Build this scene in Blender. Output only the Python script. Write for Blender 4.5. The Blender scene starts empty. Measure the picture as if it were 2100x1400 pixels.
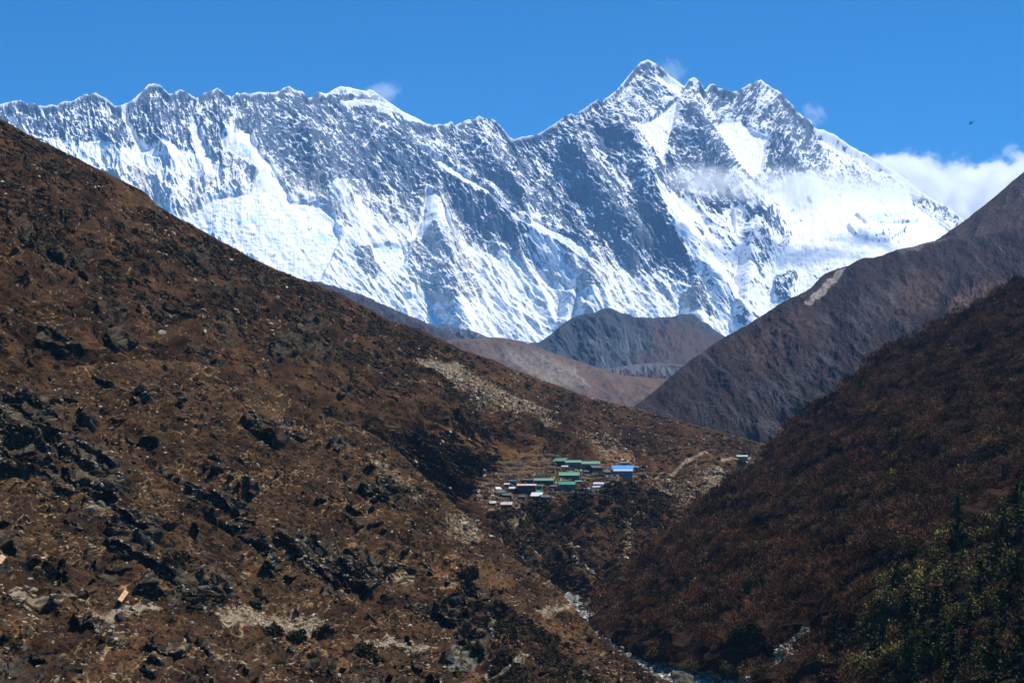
import bpy, math, random
import numpy as np
from mathutils import Vector, Matrix

# ------------------------------------------------------------------ camera, sky, sun, exposure
scene = bpy.context.scene
F = 3919.0          # focal length in pixels of a 2100 px wide frame
HOR = 1050.0        # picture row of the horizon
PITCH = math.atan((HOR-700.0)/F)
camd = bpy.data.cameras.new("camera"); cam = bpy.data.objects.new("camera", camd)
scene.collection.objects.link(cam)
camd.sensor_width = 36.0; camd.lens = 36.0*F/2100.0
camd.clip_start = 1.0; camd.clip_end = 80000.0
cam.location = (0, 0, 0); cam.rotation_euler = (math.radians(90)+PITCH, 0, 0)
scene.camera = cam

SUN = Vector((0.46, 0.10, 0.88)).normalized()      # direction towards the sun
world = bpy.data.worlds.new("World"); scene.world = world; world.use_nodes = True
wn = world.node_tree
bg = wn.nodes["Background"]
sky = wn.nodes.new("ShaderNodeTexSky"); sky.sky_type = 'NISHITA'; sky.sun_disc = False
sky.sun_elevation = math.asin(SUN.z); sky.sun_rotation = math.atan2(SUN.x, SUN.y)
sky.altitude = 4200; sky.air_density = 1.0; sky.dust_density = 0.0; sky.ozone_density = 6.0
tint = wn.nodes.new("ShaderNodeVectorMath"); tint.operation = 'MULTIPLY'; tint.inputs[1].default_value = (0.07, 0.88, 1.26)
wn.links.new(sky.outputs[0], tint.inputs[0]); wn.links.new(tint.outputs[0], bg.inputs[0]); bg.inputs[1].default_value = 0.10
sund = bpy.data.lights.new("sun", 'SUN'); sund.energy = 5.0; sund.angle = math.radians(0.5); sund.color = (1.0, 0.96, 0.90)
suno = bpy.data.objects.new("sun", sund); scene.collection.objects.link(suno)
suno.rotation_euler = SUN.to_track_quat('Z', 'Y').to_euler()
scene.view_settings.view_transform = 'Standard'; scene.view_settings.look = 'None'
scene.view_settings.exposure = 0.3; scene.view_settings.gamma = 1.0
scene.cycles.volume_bounces = 16; scene.cycles.max_bounces = 18; scene.cycles.diffuse_bounces = 2
scene.cycles.transparent_max_bounces = 8
scene.cycles.use_denoising = True; scene.cycles.denoiser = 'OPENIMAGEDENOISE'

R = random.Random(7)
rng = np.random.default_rng(11)
COL = scene.collection
CP, SP = math.cos(PITCH), math.sin(PITCH)

def unproj(px, py, Y):
    """world point at depth Y (along +Y) seen at picture column px, row py of the 2100 px photograph"""
    a = (px-1050.0)/F; b = -(py-700.0)/F
    dy = CP - b*SP; dz = SP + b*CP
    t = Y/dy
    return np.stack([a*t, Y+0*t, dz*t], -1)
def proj(P):
    x, y, z = P[..., 0], P[..., 1], P[..., 2]
    d = y*CP + z*SP; u = -y*SP + z*CP
    return 1050+F*x/d, 700-F*u/d, d

# ------------------------------------------------------------------ numpy noise
def _h(ix, iy, s):
    h = ix.astype(np.uint32)*np.uint32(374761393) + iy.astype(np.uint32)*np.uint32(668265263) + np.uint32((s*1442695041) & 0xffffffff)
    h = (h ^ (h >> np.uint32(13)))*np.uint32(1274126177)
    return (h ^ (h >> np.uint32(16))) & np.uint32(0xfff)
_ang = np.arange(4096)*(2*np.pi/4096); _CS = np.cos(_ang).astype(np.float32); _SN = np.sin(_ang).astype(np.float32)
def gn(x, y, s=0):
    x, y = np.broadcast_arrays(np.asarray(x, dtype=np.float32), np.asarray(y, dtype=np.float32))
    ix = np.floor(x); iy = np.floor(y); fx = x-ix; fy = y-iy
    ix = ix.astype(np.int32); iy = iy.astype(np.int32)
    def g(dx, dy):
        a = _h(ix+dx, iy+dy, s)
        return _CS[a]*(fx-dx) + _SN[a]*(fy-dy)
    u = fx*fx*fx*(fx*(fx*6-15)+10); v = fy*fy*fy*(fy*(fy*6-15)+10)
    a = g(0, 0); b = g(1, 0); c = g(0, 1); d = g(1, 1)
    return (1.5*((a+(b-a)*u)*(1-v) + (c+(d-c)*u)*v)).astype(np.float32)
def fbm(x, y, o=4, s=0, g=0.5):
    r = 0; a = 1.0; t = 0
    for i in range(o):
        r = r + a*gn(x, y, s+i*17); t += a; a *= g; x = x*2.03+5.1; y = y*2.03-3.7
    return r/t
def ridged(x, y, o=4, s=0, g=0.5):
    r = 0; a = 1.0; t = 0
    for i in range(o):
        n = 1-np.abs(gn(x, y, s+i*13))*1.7
        r = r + a*n; t += a; a *= g; x = x*2.07+9.1; y = y*2.07+2.7
    return r/t
def worley(x, y, s=0):
    x = np.asarray(x, np.float32); y = np.asarray(y, np.float32); ix = np.floor(x).astype(np.int32); iy = np.floor(y).astype(np.int32)
    best = np.full(x.shape, 9.0); idv = np.zeros(x.shape)
    for dx in (-1, 0, 1):
        for dy in (-1, 0, 1):
            hx = _h(ix+dx, iy+dy, s)/4096.0; hy = _h(ix+dx, iy+dy, s+7)/4096.0
            d = (ix+dx+hx-x)**2 + (iy+dy+hy-y)**2
            m = d < best; best = np.where(m, d, best); idv = np.where(m, hx, idv)
    return np.sqrt(best), idv
def ss(a, b, x):
    t = np.clip((x-a)/(b-a), 0, 1); return t*t*(3-2*t)
def lerp(a, b, t): return a+(b-a)*t
def lc(a, b, t):
    return np.asarray(a)*(1-t[..., None]) + np.asarray(b)*t[..., None]

# ------------------------------------------------------------------ feature maps laid out on a surface's own grid
class FMap:
    """coarse raster over (u,v) = reference grid coordinates of a terrain sheet; holds where snow, rock, scree ... lie"""
    def __init__(s, x0, y0, x1, y1, base, step=3.0):
        s.x0, s.y0, s.st = x0, y0, step
        s.X, s.Y = np.meshgrid(np.arange(x0, x1, step), np.arange(y0, y1, step))
        s.v = np.zeros(s.X.shape)+base
    def _sd(s, pts, closed):
        P = np.array(pts, float); n = len(P)
        d = np.full(s.X.shape, 1e9); ins = np.zeros(s.X.shape, bool)
        for i in range(n if closed else n-1):
            a = P[i]; b = P[(i+1) % n]; ab = b-a
            t = np.clip(((s.X-a[0])*ab[0]+(s.Y-a[1])*ab[1])/(ab@ab+1e-9), 0, 1)
            d = np.minimum(d, np.hypot(s.X-a[0]-ab[0]*t, s.Y-a[1]-ab[1]*t))
            if closed:
                c = ((a[1] > s.Y) != (b[1] > s.Y)) & (s.X < (b[0]-a[0])*(s.Y-a[1])/(b[1]-a[1]+1e-12)+a[0])
                ins ^= c
        return np.where(ins, -d, d) if closed else d
    def poly(s, pts, val, blur=10):
        m = ss(blur*.6, -blur*.6, s._sd(pts, True)); s.v = lerp(s.v, val, m); return s
    def line(s, pts, w, val, blur=4):
        m = ss(w*.5+blur, w*.5-blur*.4, s._sd(pts, False)); s.v = lerp(s.v, val, m); return s
    def at(s, x, y):
        fx = np.clip((x-s.x0)/s.st, 0, s.v.shape[1]-1.001); fy = np.clip((y-s.y0)/s.st, 0, s.v.shape[0]-1.001)
        ix = fx.astype(int); iy = fy.astype(int); fx = fx-ix; fy = fy-iy; v = s.v
        return (v[iy, ix]*(1-fx)+v[iy, ix+1]*fx)*(1-fy)+(v[iy+1, ix]*(1-fx)+v[iy+1, ix+1]*fx)*fy

def tps(ctrl):
    C = np.array(ctrl, float); X = C[:, :2]/1000.0; n = len(C)
    d = np.hypot(X[:, None, 0]-X[None, :, 0], X[:, None, 1]-X[None, :, 1])
    K = np.where(d > 0, d*d*np.log(d+1e-12), 0) + np.eye(n)*2e-3
    P = np.hstack([np.ones((n, 1)), X]); A = np.block([[K, P], [P.T, np.zeros((3, 3))]])
    w = np.linalg.solve(A, np.concatenate([np.log(C[:, 2]), np.zeros(3)]))
    def f(px, py):
        x = px/1000.0; y = py/1000.0; r = w[n]+w[n+1]*x+w[n+2]*y
        for i in range(n):
            d2 = (x-X[i, 0])**2+(y-X[i, 1])**2
            r = r + w[i]*0.5*d2*np.log(d2+1e-12)
        return np.exp(r)
    return f

# ------------------------------------------------------------------ mesh and tagging helpers
def np_mesh(name, V, Q, col=None, smooth=False):
    """V (n,3), Q (m,k) faces"""
    me = bpy.data.meshes.new(name); V = np.ascontiguousarray(V, np.float32); Q = np.ascontiguousarray(Q, np.int32)
    k = Q.shape[1]
    me.vertices.add(len(V)); me.vertices.foreach_set("co", V.ravel())
    me.loops.add(Q.size); me.loops.foreach_set("vertex_index", Q.ravel())
    me.polygons.add(len(Q)); me.polygons.foreach_set("loop_start", np.arange(0, Q.size, k, dtype=np.int32))
    me.polygons.foreach_set("loop_total", np.full(len(Q), k, np.int32))
    if smooth: me.polygons.foreach_set("use_smooth", np.ones(len(Q), bool))
    me.update(calc_edges=True)
    if col is not None:
        at = me.color_attributes.new("tone", 'FLOAT_COLOR', 'POINT')
        c = np.ones((len(V), 4), np.float32); c[:, :3] = np.clip(col, 0, 1); at.data.foreach_set("color", c.ravel())
    return me
def link(name, me, mat=None, parent=None):
    o = bpy.data.objects.new(name, me); COL.objects.link(o)
    if mat is not None and me is not None and not me.materials: me.materials.append(mat)
    if parent is not None: o.parent = parent
    return o
def tag(o, label=None, cat=None, group=None, kind=None):
    if label: o["label"] = label
    if cat: o["category"] = cat
    if group: o["group"] = group
    if kind: o["kind"] = kind
    return o
def empty(name, loc, rz=0.0, sc=1.0):
    o = bpy.data.objects.new(name, None); COL.objects.link(o)
    o.location = loc; o.rotation_euler = (0, 0, rz); o.scale = (sc, sc, sc); return o

# ------------------------------------------------------------------ materials
def mat_tone(name, rough=0.95, nscale=0.5, amt=0.35, bump=0.0, bscale=1.0, spec=0.1, hue=(1, 1, 1)):
    """reads the surface's own colour attribute, broken up by a fine object-space noise"""
    m = bpy.data.materials.new(name); m.use_nodes = True; nt = m.node_tree; b = nt.nodes["Principled BSDF"]
    a = nt.nodes.new("ShaderNodeAttribute"); a.attribute_name = "tone"
    tc = nt.nodes.new("ShaderNodeTexCoord"); n = nt.nodes.new("ShaderNodeTexNoise")
    n.inputs["Scale"].default_value = nscale; n.inputs["Detail"].default_value = 8; n.inputs["Roughness"].default_value = .78
    nt.links.new(tc.outputs["Object"], n.inputs["Vector"])
    mr = nt.nodes.new("ShaderNodeMapRange"); mr.inputs["From Min"].default_value = .3; mr.inputs["From Max"].default_value = .7
    mr.inputs["To Min"].default_value = 1-amt; mr.inputs["To Max"].default_value = 1+amt
    nt.links.new(n.outputs["Fac"], mr.inputs["Value"])
    mx = nt.nodes.new("ShaderNodeVectorMath"); mx.operation = 'SCALE'
    nt.links.new(a.outputs["Color"], mx.inputs[0]); nt.links.new(mr.outputs[0], mx.inputs["Scale"])
    hm = nt.nodes.new("ShaderNodeVectorMath"); hm.operation = 'MULTIPLY'; hm.inputs[1].default_value = hue
    nt.links.new(mx.outputs[0], hm.inputs[0]); nt.links.new(hm.outputs[0], b.inputs["Base Color"])
    b.inputs["Roughness"].default_value = rough; b.inputs["Specular IOR Level"].default_value = spec
    if bump:
        bp = nt.nodes.new("ShaderNodeBump"); bp.inputs["Distance"].default_value = bump
        n2 = nt.nodes.new("ShaderNodeTexNoise"); n2.inputs["Scale"].default_value = bscale; n2.inputs["Detail"].default_value = 4
        nt.links.new(tc.outputs["Object"], n2.inputs["Vector"])
        nt.links.new(n2.outputs["Fac"], bp.inputs["Height"]); nt.links.new(bp.outputs[0], b.inputs["Normal"])
    return m
def mat_plain(name, c1, c2=None, scale=1.0, rough=0.8, metal=0.0, stretch=None, spec=0.3):
    m = bpy.data.materials.new(name); m.use_nodes = True; nt = m.node_tree; b = nt.nodes["Principled BSDF"]
    c2 = c2 or tuple(x*.6 for x in c1)
    tc = nt.nodes.new("ShaderNodeTexCoord"); n = nt.nodes.new("ShaderNodeTexNoise")
    n.inputs["Scale"].default_value = scale; n.inputs["Detail"].default_value = 6; n.inputs["Roughness"].default_value = .65
    if stretch:
        mp = nt.nodes.new("ShaderNodeMapping"); mp.inputs["Scale"].default_value = stretch
        nt.links.new(tc.outputs["Object"], mp.inputs[0]); nt.links.new(mp.outputs[0], n.inputs["Vector"])
    else: nt.links.new(tc.outputs["Object"], n.inputs["Vector"])
    r = nt.nodes.new("ShaderNodeValToRGB"); r.color_ramp.elements[0].position = .35; r.color_ramp.elements[1].position = .65
    r.color_ramp.elements[0].color = (*c1, 1); r.color_ramp.elements[1].color = (*c2, 1)
    nt.links.new(n.outputs["Fac"], r.inputs[0]); nt.links.new(r.outputs[0], b.inputs["Base Color"])
    b.inputs["Roughness"].default_value = rough; b.inputs["Metallic"].default_value = metal
    b.inputs["Specular IOR Level"].default_value = spec
    return m

# ------------------------------------------------------------------ terrain sheets
class Sheet: pass
def sheet(crest, bottom, ctrl, nx, ny, dispf, colf, crestnoise=0.0, back=None, vexp=1.0, fade=12.0):
    """crest / bottom: lists of (column,row) where the slope's top edge and foot lie; ctrl: (column,row,distance).
    Every vertex gets a true world position; dispf gives relief in metres along the smooth surface's normal."""
    c = np.array(crest, float); b = np.array(bottom, float)
    px = np.linspace(c[0, 0], c[-1, 0], nx); v = np.linspace(0, 1, ny)**vexp
    cy = np.interp(px, c[:, 0], c[:, 1]); by = np.interp(px, b[:, 0], b[:, 1])
    if crestnoise: cy = cy + crestnoise*fbm(px/19.0, px*0+3.3, 5, 91, .72)
    U = np.repeat(px[None, :], ny, 0); W = cy[None, :]+(by-cy)[None, :]*v[:, None]
    D = tps(ctrl)(U, W); P = unproj(U, W, D)
    du = np.gradient(P, axis=1); dv = np.gradient(P, axis=0); N = np.cross(dv, du)
    N /= np.linalg.norm(N, axis=-1, keepdims=True)+1e-9; N *= np.sign(N[..., 2:3]+1e-9)
    # smooth normals along u, they follow the skyline's teeth otherwise
    k = max(3, nx//60); ker = np.hanning(2*k+1); ker /= ker.sum()
    Nc = N[::8]; out = np.empty_like(Nc)
    for i in range(3):
        for j in range(Nc.shape[0]):
            out[j, :, i] = np.convolve(np.pad(Nc[j, :, i], k, mode='edge'), ker, 'valid')
    idx = np.linspace(0, Nc.shape[0]-1, ny); i0 = np.minimum(idx.astype(int), Nc.shape[0]-2); t = (idx-i0)[:, None, None]
    N = out[i0]*(1-t)+out[i0+1]*t; N /= np.linalg.norm(N, axis=-1, keepdims=True)
    S = Sheet(); S.U, S.W, S.P0, S.N, S.D = U, W, P, N, D
    S.edge = W-cy[None, :]
    f = lerp(0.12, 1.0, ss(0, fade, S.edge))
    h = dispf(S); S.h = h
    P = P + N*(h*f)[..., None]
    if getattr(S, 'extra', None) is not None: P = P + S.extra
    S.P = P
    # slope measure of the finished relief
    du = np.gradient(P, axis=1); dv = np.gradient(P, axis=0); M = np.cross(dv, du)
    M /= np.linalg.norm(M, axis=-1, keepdims=True)+1e-9; M *= np.sign((M*N).sum(-1, keepdims=True)+1e-9)
    S.M = M; S.C = colf(S)
    if back:
        nb, run, drop = back
        t = (np.arange(nb, 0, -1)/nb)[:, None]
        C0 = P[0][None]; B = np.repeat(C0, nb, 0)
        B[..., 1] += (t**1.3)*run; B[..., 2] -= (t**1.1)*drop
        nn = fbm(B[..., 0]/run*6, B[..., 1]/run*6, 4, 5)*run*0.06*t
        B[..., 2] += nn
        S.nb = nb
        S.AP = np.concatenate([B, P], 0); S.AC = np.concatenate([np.repeat(S.C[0][None], nb, 0), S.C], 0)
    else: S.nb = 0; S.AP = P; S.AC = S.C
    S.px, S.py, S.d = proj(S.P)
    return S
def emit(S, name, mat, mask=None, **kw):
    """mask: boolean per face of the front part (True = goes into this object)"""
    H, Wd = S.AP.shape[:2]; idx = np.arange(H*Wd).reshape(H, Wd)
    Q = np.stack([idx[:-1, :-1], idx[1:, :-1], idx[1:, 1:], idx[:-1, 1:]], -1).reshape(-1, 4)
    if mask is not None:
        if S.nb: mask = np.concatenate([np.repeat(mask[:1]*0+kw.pop('backval', False), S.nb, 0).astype(bool), mask], 0)
        Q = Q[mask.reshape(-1)]
        used = np.unique(Q); mp = np.zeros(H*Wd, np.int64); mp[used] = np.arange(len(used)); Q = mp[Q]
        me = np_mesh(name, S.AP.reshape(-1, 3)[used], Q, S.AC.reshape(-1, 3)[used])
    else: me = np_mesh(name, S.AP.reshape(-1, 3), Q, S.AC.reshape(-1, 3))
    o = link(name, me, mat); tag(o, **kw); return o
def at(S, px, py, r=4.0):
    """front-most surface point of a sheet seen near a picture position"""
    d = (S.px-px)**2+(S.py-py)**2
    m = d < r*r
    if not m.any(): k = np.argmin(d)
    else: k = np.argmin(np.where(m, S.d + d*0.5, 1e12))
    return Vector(S.P.reshape(-1, 3)[k])

# ================================================================== THE SNOW MOUNTAIN
crestM = [(-160,250),(-80,225),(0,214),(15,210),(28,206),(43,204),(48,209),(57,213),(68,211),(80,215),(95,217),(106,213),(117,216),(122,212),(132,207),(147,207),
(160,200),(172,193),(185,193),(196,190),(207,196),(218,202),(228,210),(235,216),(244,217),(256,212),(270,206),(282,195),(298,180),(303,174),(312,171),(326,172),
(335,180),(346,191),(350,191),(360,188),(369,183),(380,186),(392,195),(402,201),(412,195),(424,188),(436,184),(446,179),(455,186),(465,195),(475,198),(486,189),
(492,192),(502,189),(520,190),(530,188),(545,189),(560,189),(575,184),(593,176),(604,184),(620,186),(634,200),(641,199),(650,188),(665,190),(673,191),(690,198),
(705,206),(725,204),(745,208),(770,212),(780,218),(800,223),(820,229),(835,244),(850,248),(870,251),(886,256),(900,253),(908,256),(925,248),(935,255),(945,250),
(958,244),(970,245),(982,237),(992,242),(1005,241),(1015,247),(1030,262),(1045,280),(1055,285),(1065,281),(1087,277),(1098,276),(1110,270),(1130,257),(1145,248),
(1160,236),(1170,233),(1180,238),(1188,228),(1200,222),(1212,212),(1225,203),(1235,210),(1240,203),(1252,195),(1265,184),(1285,160),(1303,138),(1315,127),
(1328,121),(1340,127),(1352,132),(1362,142),(1375,156),(1390,166),(1400,174),(1404,176),(1413,163),(1423,158),(1438,168),(1445,185),(1455,174),(1463,171),
(1475,180),(1490,184),(1505,187),(1520,182),(1535,172),(1548,167),(1560,163),(1573,172),(1585,180),(1600,188),(1612,202),(1625,215),(1635,227),(1650,240),
(1663,246),(1672,262),(1690,266),(1710,274),(1730,288),(1750,301),(1775,314),(1800,328),(1830,347),(1850,360),(1886,391),(1900,400),(1940,421),(1970,444),
(1990,460),(2100,520),(2260,600)]
ctrlM = [(-160,250,13000),(200,190,13300),(450,180,13400),(700,205,13600),(870,251,13500),(1055,285,13200),(1225,203,13200),(1328,121,13700),(1423,158,13900),(1560,163,13800),
(1690,266,13500),(1850,360,13100),(1970,444,12700),(2260,600,12000),
(-160,500,12000),(200,450,12000),(500,420,11800),(800,450,12000),(1000,500,11800),(1200,500,11700),(1400,480,11800),(1600,480,11800),(1800,500,11700),
(-160,760,11000),(300,740,11000),(700,720,11000),(1000,740,10900),(1300,740,10900),(1600,740,10800),(2260,760,10800)]
mr_ribs = FMap(-200, 60, 2300, 800, 0.0, 3.0)      # relief, metres towards the viewer
for pts, w, val, bl in [
    ([(780,235),(835,300),(900,358),(960,400),(1020,440),(1080,480),(1140,508),(1210,548),(1215,640)], 6, 130, 75),
    ([(312,175),(330,250),(345,330),(360,430)], 6, 110, 45), ([(196,192),(225,270),(262,380),(290,450)], 6, 120, 50),
    ([(446,182),(470,250),(500,300),(540,350)], 6, 90, 40), ([(593,180),(640,300),(700,400)], 6, 110, 60),
    ([(1230,205),(1275,262),(1312,318),(1332,360),(1345,430),(1420,520),(1480,600)], 8, 115, 60),
    ([(1395,176),(1420,240),(1452,300),(1500,370),(1570,450)], 8, 115, 50),
    ([(1560,166),(1600,240),(1612,310),(1660,390)], 8, 105, 55), ([(1165,240),(1190,320),(1240,420),(1300,500)], 8, 120, 55),
    ([(982,240),(1010,330),(1080,420)], 8, 110, 60), ([(1205,562),(1225,600),(1250,660)], 6, 120, 30), ([(1205,562),(1180,600),(1160,660)], 6, 80, 30),
    ([(890,400),(900,480),(930,600),(960,700)], 8, 120, 60), ([(1440,560),(1430,620),(1440,680)], 8, 100, 40), ([(1560,460),(1540,540),(1530,640)], 8, 90, 45)]:
    m = ss(w*.5+bl, 0, mr_ribs._sd(pts, False))**1.5; mr_ribs.v = np.maximum(mr_ribs.v, m*val)

cov = FMap(-200, 60, 2300, 800, 0.50, 3.0)
P_ = cov.poly; L_ = cov.line
P_([(-200,200),(0,215),(120,216),(196,192),(240,218),(310,172),(450,180),(600,178),(673,192),(780,218),(700,300),(560,300),(440,300),(300,300),(160,300),(60,280),(-200,300)], .26, 20)
P_([(540,200),(650,195),(830,245),(930,360),(1050,480),(980,470),(900,420),(800,400),(700,398),(640,392),(590,370),(540,310),(530,270),(500,230)], .17, 16)
P_([(830,245),(1050,290),(1200,240),(1300,300),(1340,400),(1420,520),(1480,580),(1400,560),(1320,520),(1230,500),(1150,490),(1080,462),(930,350)], .21, 16)
P_([(-200,480),(400,480),(700,470),(900,500),(1100,520),(1400,560),(1500,700),(1500,800),(-200,800)], .70, 40)
P_([(255,335),(330,360),(400,355),(450,340),(520,345),(515,378),(480,385),(430,388),(390,420),(380,440),(330,400),(280,370)], .38, 8)
P_([(246,213),(260,212),(263,232),(280,265),(300,292),(335,285),(365,300),(375,320),(400,345),(415,352),(380,360),(350,355),(320,350),(290,330),(262,322),(275,290),(258,255),(248,232)], .97, 7)
P_([(140,310),(160,290),(200,272),(235,300),(250,345),(200,335),(160,325)], .9, 8)
P_([(78,218),(95,222),(112,246),(98,242)], .95, 4); L_([(16,225),(30,240),(50,262)], 8, .95)
P_([(385,236),(404,232),(415,265),(432,305),(445,325),(430,332),(405,318),(395,280)], .98, 5)
P_([(330,290),(400,310),(450,340),(400,352),(340,340)], .8, 12)
P_([(-200,480),(400,470),(700,470),(900,520),(1100,545),(1300,590),(1500,700),(1500,800),(-200,800)], .78, 40)
P_([(40,258),(120,300),(200,340),(330,380),(420,350),(400,325),(320,315),(230,300),(150,280)], .74, 14)
P_([(250,370),(330,430),(400,470),(480,500),(640,590),(720,600),(720,540),(600,510),(440,440),(380,440)], .84, 14)
P_([(720,430),(860,470),(1000,500),(1010,620),(900,640),(760,600),(700,520)], .76, 24)
P_([(1000,600),(1200,620),(1480,640),(1490,720),(1000,720)], .86, 16)
P_([(255,335),(330,362),(400,357),(450,342),(520,347),(515,378),(480,385),(430,388),(390,420),(375,440),(330,400),(280,370)], .46, 9)
cov.v = np.clip(cov.v, 0, 1)
P_([(448,270),(472,264),(474,236),(481,262),(518,265),(528,292),(538,315),(560,338),(590,380),(600,400),(650,403),(690,440),(700,480),(680,520),(660,560),(640,575),(600,562),(540,525),(470,490),(430,465),(378,450),(385,430),(430,395),(480,385),(518,380),(530,350),(500,325),(460,305)], .98, 7)
P_([(700,480),(760,470),(870,455),(860,480),(800,500),(830,560),(800,570),(740,560),(700,540)], .8, 10)
P_([(730,500),(775,505),(785,545),(770,560),(740,540)], .2, 6)
P_([(668,395),(690,388),(730,400),(790,440),(800,470),(750,465),(700,430)], .75, 8)
P_([(873,405),(905,422),(915,455),(950,500),(925,492),(880,478),(835,492),(862,450)], .97, 6)
P_([(760,492),(830,495),(835,530),(800,560),(768,530)], .95, 8)
P_([(820,590),(860,600),(870,640),(840,640)], .9, 10)
P_([(840,490),(900,480),(960,520),(990,600),(930,640),(880,600),(840,560)], .4, 12)
P_([(1000,500),(1040,520),(1095,600),(1065,600),(1015,545)], .9, 8)
P_([(1060,470),(1120,498),(1215,545),(1222,600),(1190,645),(1165,600),(1130,560),(1090,520)], .8, 9)
P_([(955,438),(1020,462),(1080,498),(1060,508),(1000,492)], .06, 6)
L_([(790,255),(812,285),(835,303),(868,328)], 6, .97, 2); L_([(868,328),(900,357),(940,386),(985,412),(1040,450),(1080,482),(1130,502),(1180,522),(1212,548)], 10, .98, 3)
L_([(905,358),(950,392),(1000,420)], 16, .98, 3); L_([(1100,480),(1150,510),(1205,545)], 18, .97, 5)
L_([(800,250),(765,275),(745,300)], 3, .8, 2); L_([(775,222),(800,228),(815,245)], 5, .8, 3); L_([(700,208),(740,207),(772,213)], 6, .9, 3)
L_([(975,312),(1000,302)], 6, .8, 3); L_([(1090,440),(1120,470),(1160,490)], 8, .8, 4)
P_([(1240,205),(1328,118),(1405,170),(1395,212),(1340,238),(1290,262),(1268,245)], .40, 8)
P_([(1328,118),(1400,170),(1398,196),(1372,180),(1345,160)], .75, 6)
P_([(1070,300),(1150,280),(1180,300),(1140,320)], .5, 12)
P_([(1200,300),(1290,330),(1335,395),(1290,385),(1230,350)], .62, 10)
P_([(1135,340),(1190,345),(1200,380),(1150,380)], .5, 10)
P_([(1288,263),(1330,236),(1392,205),(1392,235),(1375,265),(1372,300),(1352,345),(1335,318),(1315,290)], .97, 5)
P_([(1398,215),(1440,230),(1480,320),(1512,372),(1470,390),(1400,380),(1360,350),(1374,300),(1382,260)], .25, 8)
P_([(1462,252),(1490,235),(1522,232),(1528,246),(1560,260),(1582,276),(1572,300),(1566,345),(1545,352),(1512,345),(1480,295)], .93, 6)
P_([(1440,180),(1560,160),(1612,200),(1680,265),(1720,310),(1690,365),(1640,372),(1570,335),(1582,278),(1545,262),(1520,230),(1470,240)], .24, 8)
P_([(1560,165),(1600,190),(1585,215),(1545,250),(1525,240),(1555,200)], .45, 8)
P_([(1668,258),(1692,262),(1760,302),(1840,352),(1860,372),(1800,340),(1740,310),(1690,290)], .97, 3)
P_([(1690,300),(1760,322),(1850,372),(1800,388),(1740,372),(1700,335)], .45, 8)
P_([(1600,372),(1700,370),(1860,380),(1985,450),(1920,510),(1700,580),(1600,640),(1480,720),(1435,640),(1460,600),(1500,560),(1520,500),(1480,440),(1520,400)], .95, 14)
P_([(1868,385),(1975,440),(1960,460),(1880,405)], .4, 5)
P_([(1755,428),(1890,420),(1880,440),(1790,450)], .72, 5); P_([(1740,450),(1860,455),(1830,480),(1760,475)], .68, 8)
P_([(1340,380),(1400,390),(1480,440),(1515,500),(1500,560),(1440,520),(1380,450)], .72, 12)
P_([(1500,400),(1600,400),(1620,470),(1600,520),(1560,560),(1520,500)], .62, 14)
P_([(1270,385),(1335,398),(1350,440),(1405,500),(1440,556),(1400,545),(1340,505),(1290,480),(1255,430)], .16, 10)
P_([(1345,395),(1400,440),(1440,500),(1490,560),(1530,640),(1480,700),(1440,610),(1400,520),(1360,450)], .86, 9)
P_([(1205,565),(1240,605),(1215,615),(1180,610)], .04, 4)
P_([(1405,600),(1440,590),(1460,640),(1420,650)], .25, 9)
P_([(1590,560),(1640,540),(1620,600),(1590,600)], .55, 9)
P_([(1560,400),(1600,440),(1620,480),(1595,500),(1560,470)], .6, 8)
warm = FMap(-200, 60, 2300, 800, 0.0, 3.0)         # browner limestone lower on the wall
warm.poly([(-200,330),(300,330),(520,340),(700,395),(900,430),(960,500),(1100,540),(1300,560),(1420,600),(1500,800),(-200,800)], 1.0, 60)
ice_shade = FMap(-200, 60, 2300, 800, 0.0, 3.0)  # the glacier's blue ice and its shadows, painted into the snow colour
for q in ([(495,305),(515,302),(530,318),(505,316)],[(410,452),(440,456),(470,470),(460,480),(425,470)],[(480,440),(530,428),(535,436),(490,450)],[(520,430),(545,428),(540,440)],[(560,460),(590,480),(570,490),(550,480)],
          [(640,470),(680,465),(690,480),(650,490)],[(1770,432),(1870,424),(1890,430),(1800,446)],[(1580,555),(1610,545),(1600,570)],[(770,500),(820,498),(815,505),(775,507)]): ice_shade.poly(q, 1.0, 8)

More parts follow.
